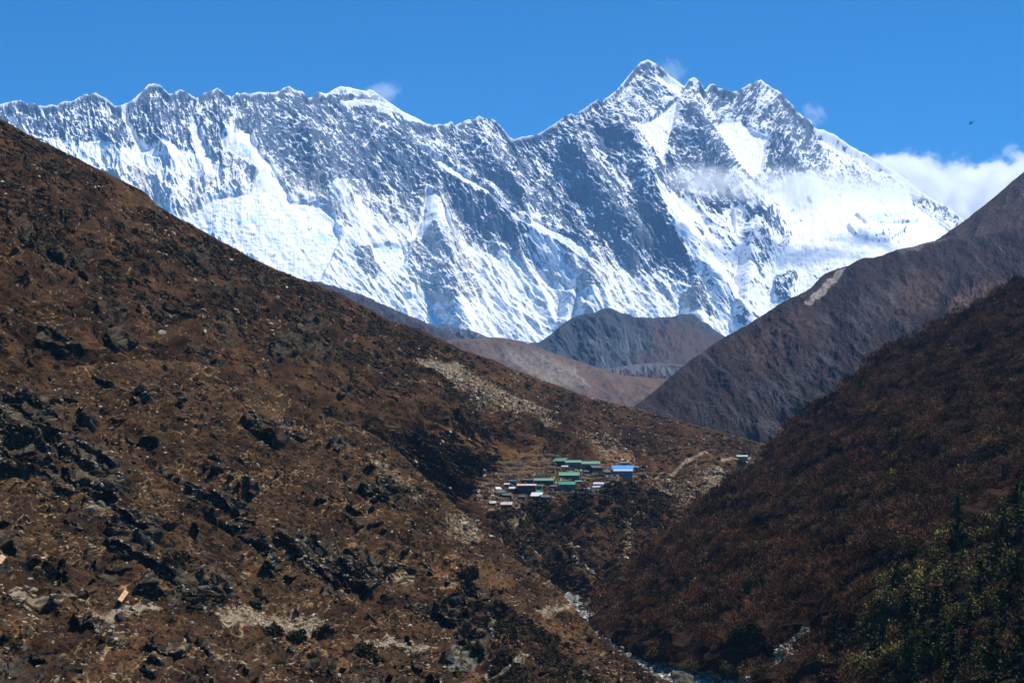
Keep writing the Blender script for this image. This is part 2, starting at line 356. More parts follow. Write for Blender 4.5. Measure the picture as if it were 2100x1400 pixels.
def strata(U, W):
    """coordinate pairs that run along / across the rock's bedding, bending over the wall"""
    r = ss(1380, 1480, U)*ss(420, 330, W)*ss(1760, 1640, U)
    return r
def dispM(S):
    U, W = S.U, S.W; wx = 8*fbm(U/60, W/60, 3, 3); wy = 8*fbm(U/60, W/60, 3, 8); x = U+wx; y = W+wy
    def rot(a, x=x, y=y):
        c, s_ = math.cos(a), math.sin(a); return x*c+y*s_, -x*s_+y*c
    a1 = rot(math.radians(48)); a2 = rot(math.radians(125)); a3 = rot(math.radians(75))
    r2 = strata(U, W)
    lft = ss(620, 480, U)
    def dirn(sc, o, s_):
        A = ridged(a1[0]/(sc*3.2), a1[1]/sc, o, s_); B = ridged(a2[0]/(sc*3.2), a2[1]/sc, o, s_+3); C = ridged(a3[0]/(sc*2.4), a3[1]/sc, o, s_+5)
        return lerp(lerp(A, B, r2), C, np.clip(lft+ss(1500, 1600, U)*0.8, 0, 1))
    big = dirn(42, 3, 21)*44; mid = dirn(13, 3, 41)*20; fine = dirn(5.0, 3, 61)*8
    iso = ridged(x/22, y/22, 4, 71)*16
    cv = cov.at(x, y); smoothsnow = ss(.82, .97, cv)
    tiny = fbm(U/3.1, W/3.1, 2, 77)*5
    flut = gn(U/2.6+W/60, W/70, 33)*2.2*smoothsnow
    h = (mr_ribs.at(U+wx*.6, W+wy*.6)*lerp(1, .45, ss(620, 480, U)) + big*lerp(1.0, .4, smoothsnow))*ss(-25, 110, S.edge) + (mid+fine+iso+tiny)*lerp(1.0, .12, smoothsnow)*lerp(1, .5, ss(.5, .75, cv)) + flut + smoothsnow*(fbm(U/20, W/9, 4, 515, .55)*7+2.5*ss(-.1, .1, gn(U/26, W/8, 516)))
    S.fineh = mid+fine+iso; S.cv = cv
    return h-60
def colM(S):
    U, W = S.U, S.W
    wx = 6*fbm(U/16, W/16, 4, 103, .65); wy = 6*fbm(U/16, W/16, 4, 108, .65)
    c = cov.at(U+wx, W+wy); glac = ss(.9, .97, c); c = c-glac*(.10+.42*np.clip(fbm(U/26, W/15, 4, 611, .6)-.02, 0, 1)*2.2); c = np.where(c < .5, c*.72+.235, c)
    def rot(a):
        k, s_ = math.cos(a), math.sin(a); return U*k+W*s_, -U*s_+W*k
    a1 = rot(math.radians(48)); a2 = rot(math.radians(125)); a3 = rot(math.radians(80)); r2 = strata(U, W); lft = ss(620, 480, U)
    def dn(sc, s_, st=4.0):
        A = gn(a1[0]/(sc*st), a1[1]/sc, s_); B = gn(a2[0]/(sc*st), a2[1]/sc, s_+1); C = gn(a3[0]/(sc*st), a3[1]/sc, s_+2)
        return lerp(lerp(A, B, r2), C, lft)
    n = dn(26, 199, 3)*.55 + dn(11, 201, 4)*.60 + dn(4.6, 211, 5)*.75 + dn(2.3, 221, 5)*.62 + fbm(U/30, W/24, 5, 231, .68)*.85 + gn(U/8, W/2.4, 233)*.22
    k_ = ss(.75, .5, c)
    def thin(A, L, w, s_): return ss(.16, .02, np.abs(gn(A[0]/L, A[1]/w, s_)))*ss(.0, .35, gn(A[0]/(L*.8), A[1]/(w*2.2), s_+9))
    ax = (a1[0]+0*U, a1[1]+2.2*gn(U/9, W/9, 401)); bx = (a2[0], a2[1]+2.2*gn(U/9, W/9, 402)); cx = (a3[0], a3[1]+2.5*gn(U/10, W/10, 403))
    n = n*lerp(1, .86, k_) + k_*(lerp(lerp(thin(ax, 46, 9, 411)+.8*thin(ax, 26, 5, 414), thin(bx, 40, 8, 412)+.8*thin(bx, 22, 5, 415), r2), thin(cx, 40, 10, 413)+.6*thin(ax, 24, 6, 416), lft)*1.15-.18)
    face = S.M[..., 2]                                # snow keeps on gentler ground and on ledges
    g = (face-np.mean(face))*1.5
    v = n*.66 + g + (c-.5)*2.35 - .5*ss(16, 0, S.edge)*ss(-.35, .2, gn(U/14, W/20, 71))*(c < .7)
    snow = ss(.0, .11, v)
    snow = np.where(c > .86, np.maximum(snow, ss(-.5, .0, v)), snow)
    edge = ss(6+6*gn(U/13, W*0, 6), 0, S.edge)*ss(.25, .6, c+.02+.8*gn(U/16, W/12, 5)); snow = np.maximum(snow, edge)
    wm = warm.at(U+3*wx, W+3*wy)
    rv = .5+.5*dn(14, 301)+.25*fbm(U/5, W/5, 3, 311)
    cool = lc((.058,.088,.130), (.115,.150,.200), np.clip(rv, 0, 1)); wrm = lc((.25,.245,.24), (.50,.48,.455), np.clip(rv*1.1, 0, 1))  # cool rock carries some of the haze's blue in its own colour
    rock = lc(cool, wrm, wm)
    dust = np.clip(.25*gn(U/6, W/6, 9)+.12, 0, .4)*wm
    rock = rock*(1-dust[..., None])+.75*dust[..., None]
    sn = lc((.90,.92,.95), (.62,.80,.88), ice_shade.at(U+wx, W+wy)*ss(-.3, .3, gn(U/9, W/5, 44)+.2))
    cre = ss(.10, .0, np.abs(gn(U/16+.5*gn(U/7, W/5, 4), W/4.5, 505)))*ss(.0, .3, gn(U/34, W/22, 506))*glac; sn = lc(sn, np.zeros(3)+np.array((.55,.72,.80)), .45*cre); sn = sn*(1-.12*np.clip(fbm(U/12, W/8, 4, 501), 0, 1)[..., None])
    return rock*(1-snow[..., None]) + sn*snow[..., None]
m_mount = mat_tone("snow_rock", 0.9, 0.02, 0.08, spec=.1)
SM = sheet(crestM, [(-160,780),(2260,800)], ctrlM, 1900, 640, dispM, colM, 3.0, back=(14, 2600, 2300), fade=14)
emit(SM, "snow_mountain", m_mount, kind="structure")

# the far summit showing just behind the ridge
crestE = [(640,210),(660,196),(673,190),(685,183),(697,177),(715,179),(733,184),(750,187),(758,183),(768,187),(775,193),(795,207),(810,218),(826,229),(850,240),(868,250),(900,270)]
def colE(S):
    n = fbm(S.U/9+S.W/14, S.W/4, 4, 7)+fbm(S.U/3, S.W/2, 2, 9)*.5
    band = ss(197, 191, S.W)+ss(203, 208, S.W)+ss(14, 0, S.edge)*.5+ss(770, 800, S.U)*.35
    s = ss(-.15, .25, n+band-.38); return lc((.15,.15,.17), (.88,.90,.93), s)
SE = sheet(crestE, [(640,330),(900,330)], [(640,200,15800),(760,180,16000),(900,260,15800),(640,330,15200),(760,330,15200),(900,330,15200)], 260, 90,
           lambda S: ridged(S.U/22, S.W/18, 4, 3)*50-30, colE, .8, back=(8, 1500, 1500))
emit(SE, "snow_mountain", m_mount, kind="structure")

# ================================================================== MIDDLE DISTANCE HILLS
def hillcol(c0, c1, c2, sc=18, s=0, stretch=(1, 1), rockamt=.0, rockc=(.3,.29,.28)):
    def f(S):
        n = .5+.7*fbm(S.U/(sc*stretch[0]), S.W/(sc*stretch[1]), 5, s, .6); c = lc(c0, c1, np.clip(n, 0, 1))
        k = ss(.1, .45, fbm((S.U+S.W*.4)/9, S.W/9, 4, s+50, .65)); c = c*(1-k[..., None])+np.asarray(c2)*k[..., None]
        if rockamt:
            r = ss(.25, .4, fbm(S.U/3.2, S.W/2.4, 3, s+80, .7)+rockamt*fbm((S.U+S.W)/60, (S.W-S.U)/22, 2, s+90)); c = c*(1-r[..., None])+np.asarray(rockc)*r[..., None]
        return c
    return f
def hilldisp(a, sc, s=0, ang=60):
    c_, s_ = math.cos(math.radians(ang)), math.sin(math.radians(ang))
    def f(S):
        x = S.U*c_+S.W*s_; y = -S.U*s_+S.W*c_
        return a*(ridged(x/(sc*2.5), y/sc, 3, s, .38)+.10*fbm(S.U/(sc*.3), S.W/(sc*.3), 4, s+9, .6)) - a*.6
    return f
m_hill = mat_tone("far_hill_ground", 0.97, 0.05, 0.25, spec=.05, hue=(.88, .92, 1.0))  # bluish hue paints extra distance haze into the hill colour
S1 = sheet([(560,612),(625,590),(640,575),(700,590),(760,612),(800,630),(860,655),(940,690),(1000,722),(1050,748),(1120,790)], [(560,760),(1120,860)],
    [(560,530,5400),(800,630,5200),(1120,790,4800),(560,760,4600),(840,800,4400),(1120,860,4300)], 420, 120, hilldisp(26, 30, 3, 40), hillcol((.036,.042,.052), (.065,.055,.052), (.10,.10,.105), 20, 3), 3.0, back=(6, 1500, 900))
emit(S1, "hill", m_hill, kind="structure")
S2 = sheet([(880,672),(905,668),(915,672),(930,671),(960,675),(985,684),(1000,690),(1030,694),(1060,697),(1090,702),(1110,700),(1140,706)], [(880,760),(1140,760)],
    [(880,672,7600),(1140,706,7600),(880,760,7200),(1140,760,7200)], 240, 70, hilldisp(30, 22, 6, 70), hillcol((.06,.065,.08), (.09,.09,.10), (.5,.5,.52), 14, 5), 3.0, back=(6, 1200, 900))
emit(S2, "hill", m_hill, kind="structure")
peakc = [(1040,745),(1080,722),(1095,708),(1130,685),(1150,668),(1165,656),(1190,645),(1203,644),(1215,643),(1235,634),(1250,632),(1262,637),(1275,642),(1290,643),(1300,650),(1340,652),(1380,650),(1400,643),(1420,643),(1430,650),(1440,660),(1452,664),(1462,674),(1485,688),(1520,705),(1580,720)]
warm3 = FMap(1000, 600, 1620, 860, 0, 3); warm3.poly([(1330,655),(1400,670),(1470,700),(1500,740),(1400,750),(1340,720)], 1, 30); warm3.poly([(1290,730),(1400,720),(1420,760),(1300,760)], .8, 20)
def colP(S):
    n = .5+.7*fbm(S.U/14, S.W/14, 5, 31, .6); c = lc((.036,.046,.054), (.068,.072,.078), np.clip(n, 0, 1))
    w = warm3.at(S.U+12*gn(S.U/20, S.W/20, 2), S.W+12*gn(S.U/20, S.W/20, 6)); c = c*(1-w[..., None])+np.asarray((.085,.058,.052))*w[..., None]
    st = ss(.2, .5, gn((S.U-S.W*.3)/4.5, S.W/38, 61)+.3*gn(S.U/3, S.W/5, 8))*ss(660, 690, S.W)*(1-w)*ss(1170, 1230, S.U)*ss(1360, 1300, S.U); return c*(1-.6*st[..., None])+np.asarray((.17,.17,.18))*.6*st[..., None]
S3 = sheet(peakc, [(1040,850),(1580,850)], [(1040,745,6800),(1250,632,7100),(1420,643,7000),(1580,720,6800),(1040,850,5600),(1300,760,5900),(1580,850,5600)], 540, 180, lambda S: 46*fbm((S.U*.7+S.W*.7)/80, (S.W*.7-S.U*.7)/48, 5, 12, .55), colP, 2.0, back=(8, 1500, 1000))
emit(S3, "hill", m_hill, kind="structure")
S4 = sheet([(1200,775),(1235,757),(1270,752),(1310,746),(1345,744),(1400,748),(1450,744),(1540,735)], [(1200,810),(1540,830)], [(1200,775,5300),(1540,735,5300),(1200,810,4900),(1540,830,4900)], 320, 70,
    hilldisp(14, 12, 17, 75), lambda S: lc(hillcol((.085,.085,.09), (.15,.145,.145), (.07,.068,.07), 8, 9)(S), np.zeros(3)+np.array((.07,.052,.05)), ss(.0, .2, gn(S.U/30, S.W/9, 12)-.25+ss(758, 772, S.W)*.8)), 1.5, back=(5, 600, 300))
emit(S4, "hill", m_hill, kind="structure")
pale5 = FMap(900, 650, 1520, 900, 0, 3); pale5.poly([(1010,715),(1100,722),(1180,750),(1200,790),(1120,790),(1050,750)], 1, 16); pale5.line([(1170,755),(1190,775),(1205,795)], 6, 1.2, 3)
def col5(S):
    c = hillcol((.105,.068,.052), (.15,.10,.072), (.072,.054,.048), 26, 23, (2.0, .7))(S)
    w = np.clip(pale5.at(S.U+10*gn(S.U/15, S.W/10, 2), S.W+6*gn(S.U/15, S.W/10, 6))*(.6+.6*gn(S.U/6, S.W/4, 3)), 0, 1); c = lc(c, np.zeros(3)+np.array((.22,.18,.14)), w)
    d = ss(.05, .3, fbm(S.U/10, S.W/5, 4, 44)-.35+ss(770, 830, S.W)*.5); return lc(c, np.zeros(3)+np.array((.085,.065,.065)), d)
S5 = sheet([(900,700),(930,695),(970,694),(1030,692),(1060,697),(1090,706),(1130,722),(1200,745),(1250,762),(1290,771),(1350,775),(1420,779),(1500,800)], [(900,880),(1500,900)],
    [(900,700,4600),(1100,708,4500),(1300,771,4100),(1500,800,3900),(900,880,3200),(1200,880,2900),(1500,900,2800)], 560, 190, hilldisp(14, 40, 29, 30), col5, 1.5, back=(6, 900, 400))
emit(S5, "hill", m_hill, kind="structure")

# big dark hill on the right, two shoulders
pale6 = FMap(1200, 250, 2300, 1050, 0, 4)
pale6.poly([(1652,614),(1690,574),(1716,554),(1738,548),(1714,576),(1684,602),(1660,620),(1645,622)], 1.0, 5)
pale6.line([(1840,512),(1880,506),(1940,488)], 6, .6, 4); pale6.poly([(1830,515),(1900,500),(1890,520),(1850,530)], .55, 8)
for q in ([(1690,655),(1700,690),(1680,720),(1650,760),(1560,820)],[(1780,620),(1740,680),(1640,780),(1560,870)],[(1870,560),(1800,640),(1760,700)]): pale6.line(q, 16, .22, 24)
red6 = FMap(1200, 250, 2300, 1050, 0, 4); red6.poly([(1950,600),(2060,585),(2100,600),(2000,640),(1940,660)], 1, 20); red6.poly([(1860,560),(1960,575),(1900,640),(1820,660)], .5, 26); red6.poly([(1500,700),(1640,640),(1700,660),(1560,760)], .45, 30)
dark6 = FMap(1200, 250, 2300, 1050, 0, 4); dark6.line([(1960,580),(1920,640),(1860,710),(1800,760)], 16, 1, 9)
def col6(S):
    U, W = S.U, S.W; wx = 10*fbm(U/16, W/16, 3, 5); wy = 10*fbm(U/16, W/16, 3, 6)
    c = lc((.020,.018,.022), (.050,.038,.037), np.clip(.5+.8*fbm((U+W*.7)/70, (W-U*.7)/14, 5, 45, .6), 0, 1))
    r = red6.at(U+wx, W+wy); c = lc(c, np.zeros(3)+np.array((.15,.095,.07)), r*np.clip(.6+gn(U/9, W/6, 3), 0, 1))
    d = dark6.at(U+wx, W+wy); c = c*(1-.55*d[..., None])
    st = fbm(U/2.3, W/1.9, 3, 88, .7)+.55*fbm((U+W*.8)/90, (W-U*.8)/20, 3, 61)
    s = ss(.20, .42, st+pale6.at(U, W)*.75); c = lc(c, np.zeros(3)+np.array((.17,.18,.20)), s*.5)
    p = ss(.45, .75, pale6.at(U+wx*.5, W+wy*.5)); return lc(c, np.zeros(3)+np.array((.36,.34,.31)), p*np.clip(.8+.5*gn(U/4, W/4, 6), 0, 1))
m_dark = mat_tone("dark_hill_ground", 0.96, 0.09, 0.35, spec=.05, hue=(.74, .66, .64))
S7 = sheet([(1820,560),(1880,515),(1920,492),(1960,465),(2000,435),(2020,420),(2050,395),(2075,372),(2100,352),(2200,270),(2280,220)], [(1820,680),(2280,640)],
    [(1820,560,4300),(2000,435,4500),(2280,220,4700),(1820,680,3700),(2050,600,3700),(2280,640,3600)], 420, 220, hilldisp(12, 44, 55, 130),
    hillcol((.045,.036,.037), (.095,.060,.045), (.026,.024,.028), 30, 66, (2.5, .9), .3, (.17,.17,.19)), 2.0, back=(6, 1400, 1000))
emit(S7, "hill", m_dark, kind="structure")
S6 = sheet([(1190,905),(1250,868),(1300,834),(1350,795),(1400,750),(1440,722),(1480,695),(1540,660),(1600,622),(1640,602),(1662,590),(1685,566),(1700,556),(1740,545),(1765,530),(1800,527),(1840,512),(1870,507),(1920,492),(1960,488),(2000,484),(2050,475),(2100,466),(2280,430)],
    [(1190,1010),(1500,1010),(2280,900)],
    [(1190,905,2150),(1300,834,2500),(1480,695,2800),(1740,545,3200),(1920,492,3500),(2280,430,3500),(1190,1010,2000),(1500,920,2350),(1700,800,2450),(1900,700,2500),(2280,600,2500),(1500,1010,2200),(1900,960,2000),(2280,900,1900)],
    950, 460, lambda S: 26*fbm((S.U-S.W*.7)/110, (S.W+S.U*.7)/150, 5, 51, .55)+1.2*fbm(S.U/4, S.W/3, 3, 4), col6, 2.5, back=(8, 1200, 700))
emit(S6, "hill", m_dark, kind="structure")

# ================================================================== LEFT HILLSIDE WITH THE VILLAGE (A) AND THE NEAR SPUR (B)
crestA = [(-220,120),(-100,190),(0,243),(30,258),(60,275),(100,294),(130,310),(165,327),(200,345),(245,367),(290,388),(305,400),(318,415),(350,436),(380,453),(415,472),(450,491),(485,510),(520,530),(560,548),(600,564),(650,582),(700,602),(750,628),(800,655),(830,664),(860,673),(905,694),(950,716),(980,727),(1010,736),(1050,754),(1100,773),(1150,792),(1200,811),(1250,824),(1300,834),(1350,848),(1400,863),(1450,876),(1500,890),(1580,912),(1700,950),(1850,1000)]
ctrlA = [(-220,120,900),(0,243,950),(300,395,1050),(600,564,1200),(860,672,1400),(1100,772,1650),(1300,834,1850),(1580,912,1950),(1850,1000,2100),
(-220,400,700),(0,450,720),(300,560,820),(600,700,930),(900,800,1100),(1100,850,1330),(1300,890,1560),
(-220,790,560),(0,790,590),(300,740,680),(500,760,740),(640,830,800),(850,960,900),(1000,950,1130),
(1000,1030,1080),(1150,1000,1150),(1270,960,1260),(1150,940,1300),(1500,935,1580),(1060,900,1250),
(850,1100,900),(1000,1115,960),(1100,1170,960),(1190,1262,850),(1300,1262,860),(1400,1100,1180),(1290,1180,980),(1450,1050,1280),(1480,990,1380),
(600,1100,760),(0,1100,560),(1000,1330,850),(1500,1330,900),(1850,1330,1100),(1150,1060,1080),(1600,1050,1500)]
scr = FMap(-240, 100, 1900, 1400, 0, 3.0)      # pale scree, bare stones
scr.poly([(812,722),(870,726),(935,742),(990,772),(1045,800),(1110,842),(1150,868),(1120,872),(1060,855),(1000,835),(940,800),(870,762)], .66, 12)
scr.poly([(985,775),(1010,790),(1050,805),(1090,835),(1130,860),(1060,850),(1000,815)], .62, 8).poly([(815,722),(870,728),(925,745),(960,772),(900,765),(850,748)], .95, 6)
scr.poly([(1180,890),(1290,900),(1330,945),(1300,960),(1230,930)], .4, 18)
scr.poly([(1380,940),(1440,960),(1500,990),(1480,1020),(1430,1045),(1390,1050),(1360,1000),(1330,970)], .36, 22)
scr.poly([(1440,965),(1470,965),(1500,985),(1490,1003),(1460,990)], .95, 5)
scr.line([(1060,1040),(1075,1055),(1050,1080)], 12, .55, 8); scr.line([(1300,1040),(1290,1080),(1280,1140)], 14, .5, 9)
scr.line([(1000,1100),(1080,1130),(1100,1145)], 6, .3, 4); scr.line([(1165,1133),(1185,1160),(1230,1190)], 9, .6, 5)
scr.poly([(930,1050),(965,1055),(1000,1100),(980,1110),(935,1080)], .4, 6)
scr.poly([(985,985),(1060,980),(1075,1020),(1010,1030),(985,1015)], .42, 10); scr.poly([(1000,962),(1150,955),(1310,948),(1320,982),(1200,1008),(1090,1012),(1010,1000)], .24, 8)
bsh = FMap(-240, 100, 1900, 1400, .34, 4.0); bsh.poly([(-240,100),(0,240),(320,420),(700,600),(1000,740),(900,790),(600,720),(300,620),(0,520),(-240,480)], .62, 50)    # shrub density
bsh.poly([(880,905),(950,930),(995,985),(975,1010),(930,960),(880,930)], 1.0, 10)
bsh.poly([(1010,1045),(1150,1010),(1250,1000),(1330,975),(1370,1000),(1400,1050),(1350,1120),(1290,1190),(1210,1260),(1150,1210),(1050,1150),(990,1090)], .98, 14)
bsh.poly([(600,620),(700,660),(690,720),(640,700)], .6, 20); bsh.poly([(0,330),(200,360),(320,420),(300,480),(100,420)], .5, 30)
bsh.poly([(700,690),(900,760),(1000,850),(1050,900),(960,910),(860,850),(760,780)], .5, 25)
bsh.poly([(1000,985),(1010,945),(1150,935),(1300,950),(1310,985),(1200,1005),(1050,1030)], .30, 10)
bsh.poly([(815,722),(930,745),(1110,845),(1190,890),(1080,865),(950,800)], .06, 8)
clf = FMap(-240, 100, 1900, 1400, 0, 4.0)      # outcrops of dark rock
for q, v_ in [([(370,510),(430,515),(440,545),(400,550)], 1), ([(520,565),(560,570),(560,600),(530,590)], .8), ([(470,540),(500,600),(470,590)], .5),
    ([(560,690),(700,700),(690,740),(620,745),(560,720)], .7), ([(700,790),(720,800),(715,820),(690,810)], .8), ([(230,770),(360,820),(350,840),(260,810)], 1),
    ([(80,650),(140,660),(140,700),(90,700)], .8), ([(300,395),(330,430),(370,460),(330,440)], .5), ([(0,420),(120,500),(200,570),(160,560),(40,480)], .6), ([(200,590),(280,640),(260,660),(200,620)], .5),
    ([(600,640),(660,650),(670,690),(620,700)], .6), ([(420,640),(480,660),(500,690),(440,680)], .45), ([(1440,960),(1505,985),(1500,1010),(1470,985)], .6)]: clf.poly(q, v_, 12)
dirt = FMap(-240, 100, 1900, 1400, 0, 4.0)     # ochre grass
dirt.poly([(350,640),(520,700),(620,790),(700,850),(600,830),(450,760),(330,690)], .35, 40); dirt.poly([(860,860),(960,870),(1050,900),(1130,930),(1000,940),(900,900)], .8, 20)
dirt.poly([(1330,900),(1550,930),(1500,970),(1350,950)], .4, 25); dirt.poly([(1200,905),(1300,915),(1310,945),(1230,935)], .9, 10)
dirt.poly([(1080,936),(1130,932),(1150,942),(1080,948)], .9, 4); dirt.poly([(1035,950),(1110,948),(1110,957),(1040,960)], .9, 4)
vil = FMap(-240, 100, 1900, 1400, 0, 4.0); vil.poly([(985,1040),(975,985),(1010,940),(1150,925),(1310,940),(1325,980),(1200,1010),(1090,1030)], 1, 14)

def common_disp(S, clfm, vilm=None, cl=1.0, smm=None):
    X, Y = S.P0[..., 0], S.P0[..., 1]; Z = S.P0[..., 2]
    c = clfm.at(S.U+10*gn(S.U/20, S.W/14, 4), S.W+10*gn(S.U/20, S.W/14, 5))
    U_, W_ = S.U+25*gn(S.U/90, S.W/60, 14), S.W+20*gn(S.U/70, S.W/70, 15); near = ss(1000, 480, S.D)
    band = fbm((W_-.62*U_)/46, (U_+W_)/210, 3, 611, .6); spot = fbm(X/8, Z/5+Y/14, 4, 615, .62)
    c = np.clip(np.maximum(c, np.maximum(ss(.20, .42, band+.3*spot)*(.18+.67*near), ss(.36, .52, spot+.25*band)*near*.75)), 0, 1)
    gul = (ridged((S.W-.72*S.U)/75, (S.U+S.W)/420, 3, 301)-.5)*15.0*np.clip((S.D-300)/650, .26, 1.2)*ss(5, 90, S.edge) + (ridged((S.W-.6*S.U)/24, (S.U+S.W)/150, 3, 304)-.5)*3.0*np.clip((S.D-420)/600, .10, 1.1)
    med = fbm((X*.9-Z*.4)/18, (Z+X*.4)/8+Y/20, 4, 311, .5)*1.5
    fin = fbm((X*.9-Z*.4)/3.2, (Z+X*.4)/1.5+Y/4, 4, 321, .62)*.36
    # benches: little bluffs that catch the sun on top and fall steeply below
    n = fbm(X/11, Z/6+Y/16, 4, 331, .62)
    bl = ss(.05, .14, n)*.8+ss(.30, .38, n)*.9
    # bedding that dips down to the right: sx runs along it, sz across it
    wv = 2.2*fbm(X/13, Z/11+Y/30, 3, 55); sx = X*.88-Z*.47; sz = X*.47+Z*.88+Y*.22+wv
    w1, i1 = worley(sx/11, sz/4.6, 61); w2, i2 = worley(sx/4.4, sz/1.5, 63)
    cc = ss(.10, .55, c+.35*fbm(sx/12, sz/6, 3, 341))
    crag = cc*((i1-.35)*1.5+(i2-.5)*.5+(fbm(sx/9, sz/5, 3, 341, .5))*1.6)
    wob = fbm(sx/2.2, sz/.9, 3, 343)*.28*cc
    # beds lean out towards the valley and break back at each ledge
    q1 = sz/7.0+.5*fbm(sx/26, sz/20, 2, 71); f1 = q1-np.floor(q1); q2 = sz/2.3+.5*gn(sx/12, sz/6, 72)+i1*.6; f2 = q2-np.floor(q2)
    lean = f1*(1-ss(.84, 1.0, f1))*5.2*(.5+.8*i1) + f2*(1-ss(.8, 1.0, f2))*1.7 + i1*2.6 + i2*.9
    lean = lean*(1+.7*ss(.6, 1.0, clfm.at(S.U, S.W)))
    S.extra = np.stack([0*lean, -lean*cc*ss(0, 30, S.edge), 0*lean], -1)
    v = vilm.at(S.U, S.W) if vilm is not None else 0
    sm = np.clip(smm.at(S.U, S.W), 0, 1) if smm is not None else 0; cc = cc*(1-sm); S.extra *= (1-sm)[..., None] if smm is not None else 1
    S.vm = v; S.cm = c; S.bl = n
    ter = 0
    if vilm is not None:
        q = Z/2.6+.25*fbm(X/40, Y/40, 2, 3); fr = q-np.floor(q); ter = (ss(.55, 1.0, fr)-fr)*1.5*v
    return gul*cl*(1-.8*v) + (med+fin+bl)*(1-.75*v)*(1-.6*sm) + crag + wob + ter - 3.0
def ground_col(S, scrm, dirtm, rockm, seed=0, ochre=1.0):
    X, Y, Z = S.P0[..., 0], S.P0[..., 1], S.P0[..., 2]; U, W = S.U, S.W
    wx = 8*fbm(U/14, W/10, 3, seed+1, .6); wy = 6*fbm(U/14, W/10, 3, seed+2, .6)
    n = fbm(X/24, Z/14+Y/30, 5, seed+5, .62)
    c = lc((.017,.011,.008), (.070,.042,.024), np.clip(.45+.75*n, 0, 1))
    mac = fbm((W-.62*U)/60, (U+W)/190, 4, seed+600, .55); c = c*lerp(.62, 1.55, ss(-.32, .38, mac))[..., None]
    d = np.clip(dirtm.at(U+wx, W+wy)+.5*fbm(X/9, Z/6, 4, seed+8, .6), 0, 1); c = lc(c, np.zeros(3)+np.array((.150,.088,.044)), ss(.15, .95, d)*.85)
    k = ss(.08, .34, fbm(X/4.2, Z/2.2+Y/6, 4, seed+15, .62)); c = c*(1-.62*k[..., None])          # low scrub patches
    tr = np.abs(gn(X/7+.6*gn(X/3, Z/3, 4), Z/3.0+Y/12, seed+33)+.25*gn(X/2, Z/1.5, 8)); t = ss(.07 if seed else .05, .015, tr)*ss(-.2, .2, n+.2)*ss(-.2 if seed else -.05, .2, gn(X/12, Z/9, 77))   # cattle tracks
    c = lc(c, np.zeros(3)+np.array((.34,.24,.14)), t*(.75 if seed else .5))
    r = np.clip(S.cm*1.3+.0, 0, 1)*ss(-.3, .3, gn(X/3, Z/2.5, seed+9)+.35)
    steep = ss(.62, .38, np.sum(S.M*S.N, -1))
    r = np.clip(r+steep*.75, 0, 1)*(.82+.18*ss(-.1, .2, gn(X/4, Z/3, 19)))
    c = lc(c, lc((.014,.014,.014), (.125,.118,.102), np.clip(.32+1.1*fbm(X/1.5, Z/1.2, 4, seed+19, .7), 0, 1)), r)
    s0 = scrm.at(U+wx, W+wy); st = fbm(X/1.9, Z/1.1+Y/2.5, 3, seed+41, .75)
    s = ss(.14, .34, st*.95+s0*.50-.12-.08*(s0 < .05)); s = np.maximum(s, ss(.75, .95, s0+.5*st)*(.55 if seed else .8))
    pal = lc((.07,.06,.045), (.33,.29,.225), np.clip(.5+.9*gn(X/1.2, Z/.9+Y/2, seed+43), 0, 1))
    return lc(c, pal, s)
m_slope = mat_tone("hillside_ground", 0.97, 0.8, 0.6, bump=.5, bscale=1.3, spec=.04, hue=(1.02, .86, .66))
SA = sheet(crestA, [(-220,1340),(1850,1340)], ctrlA, 1500, 880, lambda S: common_disp(S, clf, vil), lambda S: ground_col(S, scr, dirt, clf, 0), 3.0, back=(8, 500, 320), vexp=1.0, fade=22)

crestB = [(-260,650),(-100,730),(0,770),(150,750),(300,735),(420,742),(500,765),(570,800),(640,838),(700,862),(760,885),(810,915),(850,955),(880,985),(910,1010),(940,1040),(965,1062),(990,1090),(1012,1118),(1050,1140),(1090,1165),(1130,1192),(1160,1222),(1190,1258),(1225,1296),(1260,1325),(1290,1345),(1340,1380),(1400,1405),(1450,1425)]
ctrlB = [(-260,650,520),(0,770,560),(300,735,650),(500,765,690),(640,838,720),(850,955,760),(1000,1105,760),(1130,1192,745),(1225,1296,695),(1290,1345,598),(1400,1405,515),(1450,1425,495),
(-260,1150,370),(0,1150,400),(250,1225,430),(485,1245,480),(600,1200,520),(750,1200,560),(935,1310,560),(1000,1330,560),(1133,1242,665),(1020,1260,600),
(-260,1450,290),(0,1400,330),(300,1400,365),(600,1400,400),(950,1400,450),(1200,1400,478),(1450,1470,450),(0,950,480),(300,950,530),(600,1000,600),(850,1100,650)]
scrB = FMap(-280, 600, 1500, 1480, 0, 3.0)
for q, v_, b_ in [([(440,1235),(540,1225),(600,1240),(650,1250),(730,1290),(700,1290),(600,1265),(470,1262),(445,1250)], .9, 6), ([(180,1205),(215,1225),(260,1230),(320,1215),(350,1225),(300,1245),(220,1245),(190,1230)], .8, 6),
    ([(775,1300),(800,1295),(880,1305),(880,1318),(790,1315)], .95, 4), ([(815,1150),(860,1160),(865,1185),(835,1180),(810,1165)], .7, 6), ([(1003,1245),(1022,1250),(1022,1285),(1010,1285),(1003,1265)], .9, 4),
    ([(1105,1240),(1140,1230),(1175,1235),(1150,1250),(1115,1255)], .85, 5), ([(150,1015),(240,1010),(260,1040),(220,1050),(190,1035)], .5, 10), ([(0,1165),(60,1180),(100,1190),(60,1200),(0,1190)], .6, 9),
    ([(1025,1350),(1095,1330),(1080,1350)], .8, 4), ([(920,1040),(960,1052),(1000,1095),(985,1110),(930,1090)], .6, 8), ([(280,1280),(295,1260),(290,1300)], .9, 4), ([(740,920),(800,935),(890,1010),(860,1020),(800,970)], .5, 12), ([(480,960),(560,990),(540,1010),(480,990)], .4, 10)]: scrB.poly(q, v_, b_)
